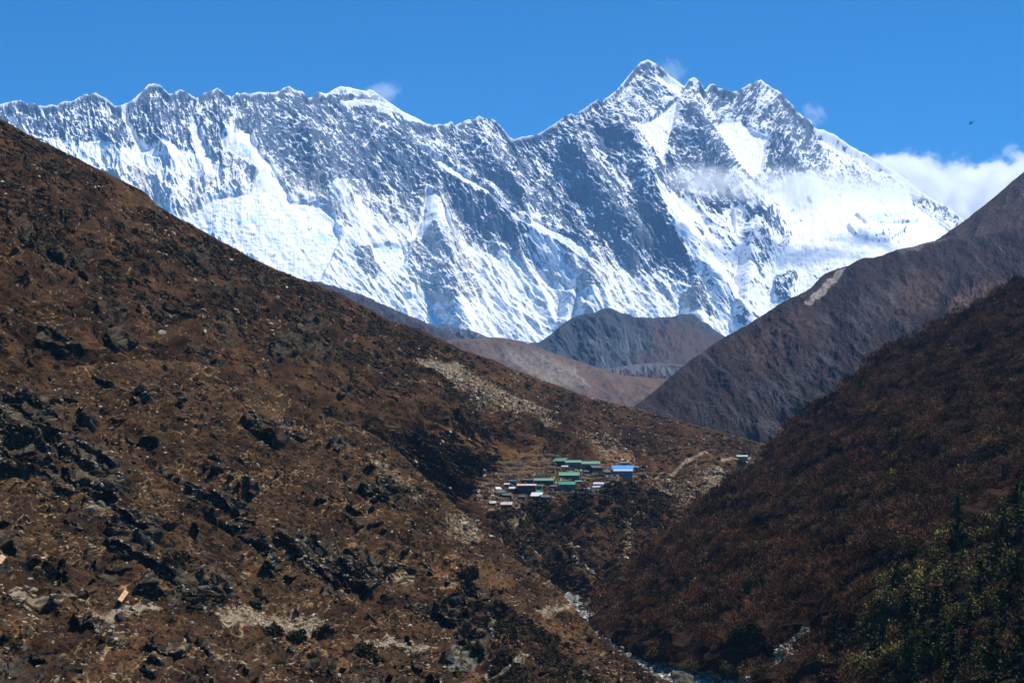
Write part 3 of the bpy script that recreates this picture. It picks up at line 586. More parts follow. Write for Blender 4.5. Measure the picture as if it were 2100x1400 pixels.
for q in ([(60,1190),(90,1220),(100,1240),(70,1245)],[(150,1350),(200,1330),(230,1310)],[(120,1370),(180,1365),(215,1350)],[(380,1290),(450,1310),(520,1330)],[(545,1290),(530,1320)],[(950,1390),(1000,1400)]): scrB.line(q, 5, .7, 4)
clfB = FMap(-280, 600, 1500, 1480, .08, 4.0)
for q, v_, b_ in [([(0,790),(90,800),(140,850),(150,900),(80,960),(0,950)], 1, 14), ([(130,880),(210,900),(280,960),(260,1000),(160,990)], 1, 14), ([(240,1030),(340,1050),(330,1120),(270,1130),(240,1080)], 1, 10), ([(350,1120),(500,1190),(480,1220),(400,1220),(300,1180)], .9, 12),
    ([(370,960),(480,990),(520,1040),(440,1030)], .8, 12), ([(680,890),(700,880),(720,910),(700,920)], 1, 8), ([(180,1230),(260,1260),(275,1310),(220,1290)], 1, 6), ([(350,1290),(400,1295),(400,1330),(360,1320)], 1, 6), ([(300,1320),(350,1325),(345,1360),(310,1350)], 1, 6),
    ([(570,1080),(700,1100),(740,1160),(640,1150)], .85, 14), ([(700,1100),(800,1130),(790,1190),(720,1180)], .8, 12), ([(880,1200),(950,1220),(950,1260),(900,1250)], 1, 9), ([(950,1265),(1000,1290),(1000,1330),(960,1310)], .9, 7), ([(830,1290),(860,1300),(860,1325)], .6, 5),
    ([(700,1370),(900,1380),(900,1440),(700,1440)], .9, 12), ([(0,1310),(60,1330),(100,1400),(0,1420)], .7, 14), ([(540,1100),(600,1130),(570,1160)], .7, 10), ([(500,830),(600,860),(640,900),(560,890)], .6, 14), ([(400,850),(460,870),(450,900)], .5, 10), ([(780,950),(830,980),(860,1040),(800,1020)], .6, 12)]: clfB.poly(q, v_, b_)
dirtB = FMap(-280, 600, 1500, 1480, .26, 4.0)
for q, v_, b_ in [([(560,1260),(640,1270),(700,1330),(740,1370),(690,1350),(610,1310)], 1, 10), ([(965,1350),(1000,1345),(1030,1400),(960,1430),(960,1380)], 1, 6), ([(910,1315),(935,1330),(945,1355),(920,1340)], 1, 5), ([(380,1160),(450,1170),(500,1200),(420,1190)], .9, 8), ([(0,1100),(80,1090),(60,1130),(0,1130)], .8, 10), ([(850,1120),(1000,1140),(1080,1180),(980,1210),(880,1180)], .6, 16), ([(1100,1250),(1200,1290),(1280,1360),(1180,1330)], .7, 14)]: dirtB.poly(q, v_, b_)
def dispB(S):
    c = common_disp(S, clfB, smm=scrB)
    X, Z = S.P0[..., 0], S.P0[..., 2]
    return c + 1.0*fbm(X/1.7, Z/1.1, 3, 777)*.25
SB = sheet(crestB, [(-260,1475),(1450,1480)], ctrlB, 1450, 860, dispB, lambda S: ground_col(S, scrB, dirtB, clfB, 500), 4.0, back=(8, 130, 85), fade=16)

def face_mask(M):
    m = (M[:-1, :-1]+M[1:, :-1]+M[1:, 1:]+M[:-1, 1:])*.25; return m > .5
# trodden paths cut out of the slopes as their own ground
trA = FMap(-240, 100, 1900, 1400, 0, 2.0)
for q in ([(1330,945),(1400,940),(1470,937),(1540,935)],[(1010,1035),(1060,1040),(1075,1062),(1055,1085)],[(1320,958),(1345,950)]): trA.line(q, 3, 1, 2)
trB = FMap(-280, 600, 1500, 1480, 0, 2.0)
for q in ([(440,1244),(500,1252),(560,1250),(640,1262),(730,1300)],[(0,1180),(60,1190),(120,1210),(180,1215),(230,1235),(300,1232),(345,1225)],[(775,1305),(830,1303),(890,1312),(930,1322)],[(1000,1345),(1040,1350),(1095,1332)],[(1100,1248),(1140,1240),(1178,1238)],[(690,1278),(730,1300),(760,1306)]): trB.line(q, 5, 1, 3)
def split_paths(S, tr):
    m = tr.at(S.U+2*gn(S.U/9, S.W/9, 6), S.W+2*gn(S.U/9, S.W/9, 7)); k = ss(.3, .7, m)
    n = np.clip(.5+.8*gn(S.P0[..., 0]/1.1, S.P0[..., 2], 9), 0, 1)
    C = lc((.11,.08,.05), (.30,.235,.16), n); S.C = S.C*(1-k[..., None])+C*k[..., None]
    S.AC[S.nb:] = S.C; return face_mask(m)
mA = split_paths(SA, trA); mB = split_paths(SB, trB)
m_path = mat_tone("trodden_dirt", 0.97, 0.6, 0.3, bump=.2, bscale=1.5, spec=.05)
emit(SA, "hillside", m_slope, ~mA, backval=True, kind="structure")
emit(SA, "path", m_path, mA, kind="structure")
emit(SB, "hillside", m_slope, ~mB, backval=True, kind="structure")
emit(SB, "path", m_path, mB, kind="structure")

# ================================================================== FORESTED SLOPE ON THE RIGHT (G)
crestG = [(1215,1262),(1222,1258),(1240,1247),(1290,1192),(1350,1124),(1430,1054),(1500,995),(1560,945),(1600,910),(1650,855),(1720,803),(1800,740),(1900,686),(2000,634),(2100,584),(2280,505)]
ctrlG = [(1215,1262,815),(1290,1192,930),(1430,1054,1050),(1560,945,1120),(1720,803,1170),(1900,686,1220),(2100,584,1250),(2280,505,1250),
(1225,1290,770),(1300,1350,650),(1500,1400,525),(1640,1440,440),(1800,1400,430),(2100,1400,330),(2280,1400,290),(1500,1200,650),(1700,1100,640),(1900,1000,640),(2100,850,720),(2280,750,720),(1400,1250,680),(1900,1250,450),(2100,1150,460),(1500,1480,480),(1300,1480,600),(2280,1480,260)]
green = FMap(1180, 480, 2300, 1500, .0, 4.0)
green.poly([(2100,980),(2280,900),(2280,1500),(1700,1500),(1740,1330),(1800,1230),(1850,1170),(1950,1100),(2030,1040)], .9, 60)
green.poly([(1740,1280),(1810,1270),(1820,1310),(1750,1330)], .9, 20)
gully = FMap(1180, 480, 2300, 1500, .0, 3.0); gully.line([(1640,1280),(1600,1310),(1560,1350),(1530,1385)], 14, 1, 6)
def dispG(S):
    X, Y, Z = S.P0[..., 0], S.P0[..., 1], S.P0[..., 2]
    S.cm = 0*X
    return ridged(X/70+Z/55, Y/60+X/90, 3, 801)*10 - 3 + fbm(X/12, Z/8+Y/14, 4, 811)*2.0 - 3.2
def colG(S):
    X, Y, Z = S.P0[..., 0], S.P0[..., 1], S.P0[..., 2]
    c = lc((.018,.013,.011), (.045,.029,.022), np.clip(.5+.8*fbm(X/10, Z/6, 4, 9), 0, 1))
    g = ss(.45, .7, gully.at(S.U, S.W)); return lc(c, lc((.12,.09,.07), (.42,.36,.28), np.clip(.5+gn(X, Z*1.3, 4), 0, 1)), g)
SG = sheet(crestG, [(1215,1275),(1225,1285),(1250,1312),(1300,1338),(1335,1352),(1400,1368),(1450,1380),(1520,1388),(1560,1405),(1600,1430),(1700,1470),(2280,1490)], ctrlG, 700, 480, dispG, colG, 2.0, back=(8, 420, 330), fade=16)
emit(SG, "hillside", m_slope, kind="structure")

# ================================================================== VALLEY FLOOR, RIVER
def ribbon(pts, width, n, m, zoff, dispf, colf, name, mat, **kw):
    P = np.array([tuple(unproj(np.float64(a), np.float64(b), np.float64(d))) for a, b, d in pts]); t = np.linspace(0, len(P)-1, n)
    C = np.stack([np.interp(t, np.arange(len(P)), P[:, i]) for i in range(3)], -1)
    T = np.gradient(C, axis=0); T[:, 2] = 0; T /= np.linalg.norm(T, axis=1, keepdims=True); Sd = np.stack([T[:, 1], -T[:, 0], 0*T[:, 0]], -1)
    w = np.linspace(-1, 1, m); X = C[:, None, :]+Sd[:, None, :]*(w[None, :, None]*width)
    X[..., 2] += zoff+dispf(X[..., 0], X[..., 1], w[None, :])
    c = colf(X[..., 0], X[..., 1], w[None, :]); S = Sheet(); S.AP = X; S.AC = c; S.nb = 0; S.P = X; S.px, S.py, S.d = proj(X)
    emit(S, name, mat, **kw); return S
rpts = [(1420,1070,1500),(1330,1150,1120),(1300,1190,985),(1262,1225,890),(1235,1258,820),(1262,1290,760),(1310,1332,680),(1370,1352,640),(1450,1382,570),(1540,1405,525),(1640,1450,470),(1800,1560,380)]
def bedcol(x, y, w):
    n = fbm(x/2.6, y/2.6, 3, 5, .7); wl, i_ = worley(x/1.5, y/1.9, 4)
    c = lc((.04,.037,.032), (.42,.41,.38), np.clip(.30+1.3*n+.5*(i_-.5), 0, 1)); return c*(1-.75*ss(.45, .75, wl)[..., None])
ribbon(rpts, 27, 700, 110, -2.6, lambda x, y, w: (0.9*fbm(x/5, y/5, 3, 3)+1.0*(.6-worley(x/3.2, y/3.2, 4)[0])+1.5*np.abs(w)**3), bedcol, "riverbed", mat_tone("river_gravel", .9, .8, .3), kind="structure")
m_water = mat_tone("river_water", .25, .6, .3, bump=.3, bscale=.8, spec=.5)
ribbon(rpts, 3.2, 700, 24, -2.3, lambda x, y, w: .5*fbm(x/3+w, y/6, 3, 13), lambda x, y, w: lc((.10,.14,.14), (.72,.76,.76), ss(-.1, .25, fbm(x/3, y/2.2, 4, 8, .65)+.1)), "river", m_water, kind="structure")
# valley ground to the horizon
gx = np.linspace(-14500, 14500, 90); gy = np.linspace(-900, 19500, 90); GX, GY = np.meshgrid(gx, gy)
GZ = -95+30*fbm(GX/1500, GY/1500, 3, 4)
S0 = Sheet(); S0.AP = np.stack([GX, GY, GZ], -1); S0.nb = 0
S0.AC = lc((.06,.045,.035), (.13,.09,.06), np.clip(.5+fbm(GX/700, GY/700, 4, 6), 0, 1)); emit(S0, "ground", m_hill, kind="structure")
#@@NEXT
# ================================================================== VEGETATION AND LOOSE STONE
def area_w(S):
    a = np.zeros(S.P0.shape[:2]); du = np.diff(S.P0, axis=1)[:-1]; dv = np.diff(S.P0, axis=0)[:, :-1]
    a[:-1, :-1] = np.linalg.norm(np.cross(du, dv), axis=-1); return a
def pick(S, dens, n, seed):
    g = np.random.default_rng(seed); w = (area_w(S)*np.clip(dens, 0, None)).ravel(); cs = np.cumsum(w); k = np.searchsorted(cs, g.random(n)*cs[-1])
    return np.unique(np.minimum(k, len(w)-1))
def visible(S, k, lo=-30, hi=2130, top=0, bot=1440):
    px = S.px.ravel()[k]; py = S.py.ravel()[k]; return k[(px > lo) & (px < hi) & (py < bot) & (py > top)]
def leaf_cloud(n, rad, size, seed, up=0.0, hollow=.55):
    """n small leaf-clump triangles spread through a squashed ball; returns (n*3,3)"""
    g = np.random.default_rng(seed); d = g.normal(size=(n, 3)); d /= np.linalg.norm(d, axis=1, keepdims=True); d[:, 2] = np.abs(d[:, 2])*1.0-.12
    lump = 1+.35*np.sin(d[:, 0]*5+seed)*np.sin(d[:, 1]*4+seed*2)
    r = (hollow+(1-hollow)*g.random(n)**.6)*lump; c = d*r[:, None]*np.array(rad)
    a = g.normal(size=(n, 3)); a[:, 2] += up; a /= np.linalg.norm(a, axis=1, keepdims=True); b = np.cross(a, g.normal(size=(n, 3))); b /= np.linalg.norm(b, axis=1, keepdims=True)
    s = size*(.6+.8*g.random(n))[:, None]
    return np.stack([c-a*s*.5-b*s*.45, c-a*s*.4+b*s*.5, c+a*s*.7], 1).reshape(-1, 3)
def scatter_mesh(bases, P, rz, sc, cols, seed=0, jit=.25, shear=None):
    """realise copies of triangle soups at points: P (m,3), rz (m), sc (m,3), cols (m,3)"""
    g = np.random.default_rng(seed); Vs = []; Cs = []; which = g.integers(0, len(bases), len(P))
    for i, B in enumerate(bases):
        q = which == i
        if not q.any(): continue
        c, s_ = np.cos(rz[q])[:, None], np.sin(rz[q])[:, None]; X = B[None, :, :]*sc[q][:, None, :]
        x = X[..., 0]*c-X[..., 1]*s_; y = X[..., 0]*s_+X[..., 1]*c
        zz = X[..., 2] if shear is None else X[..., 2]+x*shear[q][:, None]
        V = np.stack([x, y, zz], -1)+P[q][:, None, :]; Vs.append(V.reshape(-1, 3))
        t = np.repeat(g.uniform(1-jit, 1+jit, (q.sum(), B.shape[0]//3)), 3, 1)
        Cs.append((cols[q][:, None, :]*t[..., None]).reshape(-1, 3))
    V = np.concatenate(Vs); return V, np.arange(len(V)).reshape(-1, 3), np.concatenate(Cs)

m_leaf = mat_tone("shrub_leaves", .8, 1.2, .3, spec=.1, hue=(1.0, .92, .58))
m_twig = mat_tone("bare_twigs", .9, .4, .25, spec=.05, hue=(1.14, .88, .64))
m_bark = mat_plain("bark", (.10,.08,.06), (.05,.04,.03), 3, .95, stretch=(1, 1, .2))
m_rock = mat_tone("boulder_rock", .92, .5, .45, bump=.25, bscale=.9, spec=.1, hue=(1.0, .93, .76))

shrubB = [leaf_cloud(54, (1, 1, .75), .42, i) for i in range(5)]
def shrub_field(name, S, dens, n, wmin, wmax, seed, col0, col1, label_kind, hr=.42, strip=False):
    k = visible(S, pick(S, dens, n, seed)); g = np.random.default_rng(seed+1); m = len(k)
    P = S.P.reshape(-1, 3)[k]; w = wmin+(wmax-wmin)*g.random(m)**2.2; P = P-np.array([0, 0, 1])*w[:, None]*.05
    return k, P, w, g
# --- hillside with the village
nA = fbm(SA.P0[..., 0]/30, SA.P0[..., 2]/14+SA.P0[..., 1]/60, 4, 600, .6)
dA = np.clip(bsh.at(SA.U, SA.W), 0, 1); dA = dA*ss(-.15, .25, nA+dA*.6-.12)*(1-ss(.3, .8, scr.at(SA.U, SA.W)))*(SA.edge > 4)*(trA.at(SA.U, SA.W) < .2)
k, P, w, g = shrub_field("a", SA, dA, 17000, 1.6, 6.4, 51, 0, 0, 0)
base = np.array([(.042,.034,.026), (.030,.032,.021), (.062,.038,.031), (.050,.044,.034)]); cc = base[g.integers(0, 4, len(k))]*g.uniform(.7, 1.3, (len(k), 1))
V, Q, C = scatter_mesh(shrubB, P, g.uniform(-.5, .5, len(k)), np.stack([w*.62, w*.42, w*.26+.25], 1), cc, 3, shear=-.46*ss(1150, 700, SA.U.ravel()[k]))
tag(link("scrub", np_mesh("scrub", V, Q, C), m_leaf), kind="stuff", label="dark low scrub dotted over the brown far hillside and round the village")
# --- near spur
clear = FMap(-280, 600, 1500, 1480, 0, 2.0)
for x, y in [(485,1248),(902,1312),(935,1320),(990,1332),(1001,1338),(1131,1246),(1150,1238),(252,1234),(312,1218),(4,1155),(1084,1330),(532,1246)]: clear.poly([(x-13,y-13),(x+13,y-13),(x+13,y+9),(x-13,y+9)], 1, 3)
clr = clear.at(SB.U, SB.W) < .4
bshB = FMap(-280, 600, 1500, 1480, .34, 4.0)
for q, v_, b_ in [([(1020,1240),(1100,1260),(1200,1330),(1250,1400),(1150,1400),(1080,1320),(1010,1290)], 1, 12), ([(720,1290),(780,1320),(790,1370),(730,1360)], 1, 8), ([(880,1190),(1000,1220),(1000,1290),(900,1240)], .9, 14),
    ([(940,1150),(985,1150),(985,1210),(950,1190)], 1, 6), ([(960,1300),(1060,1330),(1100,1400),(1030,1380)], .9, 10), ([(0,600),(500,760),(500,900),(0,800)], .4, 40), ([(400,1180),(450,1210),(450,1270),(400,1240)], .9, 8),
    ([(840,960),(920,1040),(860,1030)], .8, 12), ([(560,1290),(620,1350),(560,1340)], .8, 8), ([(350,1110),(390,1120),(390,1170),(350,1160)], .9, 6), ([(80,1140),(120,1150),(110,1180)], 1, 6)]: bshB.poly(q, v_, b_)
nB = fbm(SB.P0[..., 0]/16, SB.P0[..., 2]/9+SB.P0[..., 1]/30, 4, 650, .6)
dB = np.clip(bshB.at(SB.U, SB.W), 0, 1); dB = dB*ss(-.1, .25, nB+dB*.7-.15)*(1-ss(.3, .7, scrB.at(SB.U, SB.W)))*(trB.at(SB.U, SB.W) < .15)*clr
k, P, w, g = shrub_field("b", SB, dB, 5200, .7, 2.6, 53, 0, 0, 0)
cc = base[g.integers(0, 4, len(k))]*g.uniform(.7, 1.35, (len(k), 1))
V, Q, C = scatter_mesh(shrubB, P, g.uniform(-.7, .7, len(k)), np.stack([w*.60, w*.5, w*.34+.1], 1), cc, 4, shear=-.30*np.ones(len(k)))
tag(link("scrub", np_mesh("scrub", V, Q, C), m_leaf), kind="stuff", label="small dark heath scrub scattered over the near rocky slope")
dT = clr*(.35+.65*ss(-.2, .3, nB))*(1-ss(.3, .7, scrB.at(SB.U, SB.W)))*(trB.at(SB.U, SB.W) < .15)
k = visible(SB, pick(SB, dT, 16000, 57)); g = np.random.default_rng(58); w = .35+.9*g.random(len(k))**2; tb = np.array([(.060,.036,.018), (.034,.022,.013), (.020,.015,.010), (.10,.062,.03)])
V, Q, C = scatter_mesh([leaf_cloud(14, (1, 1, .8), .75, 90+i) for i in range(4)], SB.P.reshape(-1, 3)[k], g.uniform(0, 6, len(k)), np.stack([w*.6, w*.5, w*.4], 1), tb[g.integers(0, 4, len(k))]*g.uniform(.7, 1.3, (len(k), 1)), 5)
tag(link("grass_tussocks", np_mesh("grass_tussocks", V, Q, C), m_leaf), kind="stuff", label="dry brown grass tussocks covering the near slope")
# larger bushes, each one its own thing: stem and foliage
bush_fol = []; 
for i in range(4):
    B = leaf_cloud(420, (1, 1, .85), .26, 40+i, hollow=.35); g = np.random.default_rng(i); c0 = np.array([(.026,.030,.016), (.040,.030,.024), (.022,.026,.014), (.048,.034,.028)][i])
    cv = np.repeat(c0[None]*g.uniform(.55, 1.6, (420, 1)), 3, 0); me = np_mesh("foliage", B, np.arange(len(B)).reshape(-1, 3), cv); me.materials.append(m_leaf); bush_fol.append(me)
def tube(path, r0, r1, n=6):
    P = [Vector(p) for p in path]; V = []; Qs = []
    for i, p in enumerate(P):
        t = (P[min(i+1, len(P)-1)]-P[max(i-1, 0)]).normalized(); a = t.orthogonal().normalized(); b = t.cross(a); r = r0+(r1-r0)*i/(len(P)-1)
        for j in range(n): V.append(p+a*r*math.cos(j*2*math.pi/n)+b*r*math.sin(j*2*math.pi/n))
    for i in range(len(P)-1):
        for j in range(n): Qs.append((i*n+j, i*n+(j+1) % n, (i+1)*n+(j+1) % n, (i+1)*n+j))
    return V, Qs
def join_parts(parts):
    V = []; Q = []
    for v, q in parts:
        o = len(V); V += [tuple(x) for x in v]; Q += [tuple(i+o for i in f) for f in q]
    return V, Q
def py_mesh(name, V, Q, mat=None):
    me = bpy.data.meshes.new(name); me.from_pydata([tuple(v) for v in V], [], [tuple(q) for q in Q]); me.update()
    if mat: me.materials.append(mat)
    return me
st = py_mesh("stem", *join_parts([tube([(0, 0, -.4), (.1*math.cos(a), .1*math.sin(a), .1), (.6*math.cos(a), .6*math.sin(a), .6)], .06, .02, 5) for a in (0, 1.3, 2.5, 3.8, 5.1)]), m_bark)
def bush_at(loc, size, i, hr, label, group=None):
    e = empty("bush", loc, R.uniform(0, 6), 1); e.scale = (size*.5, size*.5, size*.5*hr); tag(e, label, "bush", group)
    link("foliage", bush_fol[i % 4], None, e); link("stem", st, None, e); return e
specialB = [(745,1330,44,"olive green bush with a ragged top at the foot of the pale path ledge"), (960,1170,40,"tall dark green juniper bush standing alone on the grassy spur above the ravine"), (962,1205,34,"dark juniper bush right below the tall juniper on the grassy spur"),
 (1030,1245,36,"dark upright bush beside the pale rock slot in the lower ravine"), (368,1140,30,"black rounded bush hanging over the top edge of the dark crag"), (100,1165,30,"very dark bush above the white rubble at the left edge"), (522,1238,24,"thin dark upright bush right beside the green tarp shelter"),
 (560,1290,40,"black spreading bush below the stone ledge with the hiker"), (610,1300,36,"dark bush on the ochre bank right of the spreading black bush"), (665,1290,40,"dark bush at the right end of the stone ledge"), (1015,1375,26,"round dark bush on the ochre bank right of the stepped retaining wall"), (455,1225,26,"dark leafy bush in the cleft left of the stone ledge"),
 (440,1185,24,"low dark green bush at the foot of the grey crag")]
for i, (x, y, s, lb) in enumerate(specialB):
    p = at(SB, x, y+s*.3); bush_at(p, s*p.y/F*1.15, i, 1.25, lb)
k = visible(SB, pick(SB, dB*(bshB.at(SB.U, SB.W) > .7), 230, 99)); 
for j, kk in enumerate(k[:200]):
    p = Vector(SB.P.reshape(-1, 3)[kk]); bush_at(p-Vector((0, 0, .1)), R.uniform(1.8, 4.2), j, R.uniform(.8, 1.2), "dark leafy bush in the thickets on the near rocky slope above the ravine", "bushes in thickets on the near slope")
k = visible(SA, pick(SA, (bsh.at(SA.U, SA.W) > .8)*1.0, 330, 98), top=900)
for j, kk in enumerate(k[:180]):
    p = Vector(SA.P.reshape(-1, 3)[kk]); bush_at(p-Vector((0, 0, .2)), R.uniform(4, 8.5), j, R.uniform(.7, 1.0), "dark rounded bush on the thicketed bank around and below the stone village", "bushes on the bank below the village")
for i, (x, y, s, lb) in enumerate([(1001,962,14,"round black bush at the left end of the upper field wall"), (1012,961,16,"round black bush just right of the one by the upper field wall"), (1519,944,16,"round dark bush below the far turquoise roof"), (1319,975,14,"small round black bush right of the blue roofed lodge"), (1475,937,9,"small round dark bush left of the far turquoise roof")]):
    p = at(SA, x, y+s*.3); bush_at(p, s*p.y/F*1.1, i, 1.2, lb)

# --- bare birch forest on the right slope
def birch_crown(n, seed):
    """rounded fuzzy head of short fine twigs, denser towards its skin, unit height 1"""
    g = np.random.default_rng(seed); d = g.normal(size=(n, 3)); d /= np.linalg.norm(d, axis=1, keepdims=True); d[:, 2] = np.abs(d[:, 2])*1.15-.25
    lump = 1+.28*np.sin(d[:, 0]*4+seed)*np.cos(d[:, 1]*5+seed*1.7); r = (.45+.55*g.random(n)**.5)*lump
    p = d*r[:, None]*np.array([.46, .46, .46])+np.array([0, 0, .46]); u = d*.6+g.normal(0, .45, (n, 3))+np.array([0, 0, .55]); u /= np.linalg.norm(u, axis=1, keepdims=True)
    q = p+u*g.uniform(.09, .24, n)[:, None]; b = np.cross(u, g.normal(size=(n, 3))); b /= np.linalg.norm(b, axis=1, keepdims=True); s = .011+.014*g.random(n)[:, None]
    return np.stack([p-b*s, p+b*s, q], 1).reshape(-1, 3)
def limbs_soup(seed, k=5):
    g = np.random.default_rng(seed); parts = []
    for i in range(k):
        a = g.uniform(0, 6.28); r = g.uniform(.12, .3); parts.append(tube([(0, 0, -.08), (r*.3*math.cos(a), r*.3*math.sin(a), .2), (r*math.cos(a), r*math.sin(a), .62)], .022, .006, 4))
    return join_parts(parts)
def rivdist(P):
    r = np.array([tuple(unproj(np.float64(a), np.float64(b), np.float64(d))) for a, b, d in rpts])[:, :2]; out = np.full(P.shape[:-1], 1e9)
    for a, b in zip(r[:-1], r[1:]):
        ab = b-a; t = np.clip(((P[..., 0]-a[0])*ab[0]+(P[..., 1]-a[1])*ab[1])/(ab@ab), 0, 1); out = np.minimum(out, np.hypot(P[..., 0]-a[0]-ab[0]*t, P[..., 1]-a[1]-ab[1]*t))
    return out
dG = np.clip(.7+1.9*fbm(SG.P0[..., 0]/14, SG.P0[..., 2]/10+SG.P0[..., 1]/20, 3, 70), .32, 1.4)*(gully.at(SG.U, SG.W) < .4)*(rivdist(SG.P0) > 2.5)
kG = visible(SG, pick(SG, dG, 15000, 61), hi=2160, bot=1480); g = np.random.default_rng(5)
dist = SG.d.ravel()[kG]; order = np.argsort(dist); kG = kG[order]; mG = len(kG); print("forest", mG)
PG = SG.P.reshape(-1, 3)[kG]; uG = SG.U.ravel()[kG]; wG = SG.W.ravel()[kG]
gr = green.at(uG, wG); nz = fbm(PG[:, 0]/25, PG[:, 1]/30, 3, 31)
isg = (gr*.62+.55*nz+g.normal(0, .22, mG)) > .42; isd = (g.random(mG)*.6+nz*1.5 < .06)&~isg
hG = np.where(isg, g.uniform(3.0, 5.5, mG), np.where(isd, g.uniform(2.2, 4, mG), 2.2+4.2*g.random(mG)**1.4))
red = np.array((.092,.054,.038)); brn = np.array((.095,.066,.042)); mau = np.array((.066,.043,.036)); grn = np.array((.120,.108,.046)); drk = np.array((.022,.024,.013))
t1 = np.clip(.5+1.2*nz+g.normal(0, .3, mG), 0, 1)[:, None]; t2 = np.clip(.4+1.5*fbm(PG[:, 0]/40, PG[:, 1]/60, 2, 91), 0, 1)[:, None]
hG = hG*np.where(SG.edge.ravel()[kG] < 22, g.uniform(.9, 1.9, mG), 1.0)
cG = (red*t1+brn*(1-t1))*(1-t2*.6)+mau*t2*.6; cG = np.where(isg[:, None], grn*g.uniform(.6, 1.3, (mG, 1)), cG); cG = np.where(isd[:, None], drk, cG)*g.uniform(.7, 1.35, (mG, 1))*np.clip(1+1.6*fbm(PG[:, 0]/18, PG[:, 1]/22+PG[:, 2]/12, 3, 123), .45, 1.8)[:, None]
NI = 300
crowns = [birch_crown(330, i) for i in range(5)]
far = np.arange(NI, mG); bare = far[~(isg | isd)[far]]; leafy = far[(isg | isd)[far]]
V, Q, C = scatter_mesh([birch_crown(190, 20+i) for i in range(5)], PG[bare], g.uniform(0, 6.28, len(bare)), np.stack([hG[bare]*1.05, hG[bare]*1.05, hG[bare]], 1), cG[bare], 8, .35)
tag(link("birch_forest", np_mesh("birch_forest", V, Q, C), m_twig), kind="stuff", label="leafless reddish brown birch forest covering the right valley side")
gb = [leaf_cloud(200, (.46, .46, .85), .11, 60+i, hollow=.3, up=1.0) for i in range(5)]
V, Q, C = scatter_mesh(gb, PG[leafy]+np.array([0, 0, .5]), g.uniform(0, 6.28, len(leafy)), np.stack([hG[leafy], hG[leafy], hG[leafy]], 1), cG[leafy], 9, .35)
tag(link("evergreen_scrub", np_mesh("evergreen_scrub", V, Q, C), m_leaf), kind="stuff", label="olive green evergreen scrub among the bare birches low on the right valley side")
limb_me = [py_mesh("trunk", *limbs_soup(i), m_bark) for i in range(3)]
crown_me = []
for i in range(6):
    B = birch_crown(420, 70+i); g2 = np.random.default_rng(i); c0 = [red, brn, mau, red*.8, brn*1.15, mau*1.2][i]
    me = np_mesh("crown", B, np.arange(len(B)).reshape(-1, 3), np.repeat(c0[None]*g2.uniform(.6, 1.5, (420, 1)), 3, 0)); me.materials.append(m_twig); crown_me.append(me)
green_me = []
for i in range(4):
    B = leaf_cloud(800, (.46, .46, .8), .06, 80+i, hollow=.25, up=1.0)+np.array([0, 0, .12]); g2 = np.random.default_rng(i); c0 = [grn, grn*.7, grn*1.15, drk*1.3][i]
    me = np_mesh("crown", B, np.arange(len(B)).reshape(-1, 3), np.repeat(c0[None]*g2.uniform(.5, 1.5, (800, 1)), 3, 0)); me.materials.append(m_leaf); green_me.append(me)
for j in range(min(NI, mG)):
    gg = bool(isg[j]); e = empty("evergreen_tree" if gg else "birch_tree", PG[j], R.uniform(0, 6.28)); h = hG[j]*1.1; e.scale = (h*R.uniform(.9, 1.2), h*R.uniform(.9, 1.2), h)
    if gg: tag(e, "small olive green bushy tree low on the shaded right valley side", "tree", "green bushy trees on the right slope"); link("crown", green_me[j % 4], None, e)
    else: tag(e, "leafless reddish brown birch low on the shaded right valley side", "tree", "bare birches on the right slope"); link("crown", crown_me[j % 6], None, e)
    link("trunk", limb_me[j % 3], None, e)

# --- conifers
def conifer(seed, h=1.0):
    g = np.random.default_rng(seed); T = []
    for i in range(34):
        z = .16+.82*(i/33)+g.normal(0, .01); L = .27*(1-z)**.75*(g.uniform(.45, 1.25)); a = g.uniform(0, 6.28); dirv = np.array([math.cos(a), math.sin(a), -.18+.3*z])
        if L < .02: L = .02
        n = int(12+36*L/.27)
        for k2 in range(n):
            t = g.random()**.7; c = np.array([0, 0, z])+dirv*L*t+g.normal(0, .012+.02*L/.27, 3)*np.array([1, 1, .55]); u = g.normal(size=3); u[2] *= .35; u /= np.linalg.norm(u); v_ = np.cross(u, g.normal(size=3)); v_ /= np.linalg.norm(v_); s = .014+.018*g.random()
            T += [c-u*s-v_*s*.6, c+u*s*1.2-v_*s*.2, c+v_*s]
    return np.array(T)
con_me = []
for i in range(4):
    B = conifer(i); g2 = np.random.default_rng(i); me = np_mesh("crown", B, np.arange(len(B)).reshape(-1, 3), np.repeat(np.array((.020,.027,.013))[None]*g2.uniform(.4, 1.8, (len(B)//3, 1)), 3, 0)); me.materials.append(m_leaf); con_me.append(me)
ctr = py_mesh("trunk", *join_parts([tube([(0, 0, -.08), (.005, 0, .3), (-.004, .004, .65), (0, 0, .98)], .017, .002, 7)]+[tube([(0, 0, z), (.14*(1-z)*math.cos(a), .14*(1-z)*math.sin(a), z+.01)], .005, .001, 4) for z, a in zip(np.linspace(.15, .85, 14), np.arange(14)*2.4)]), m_bark)
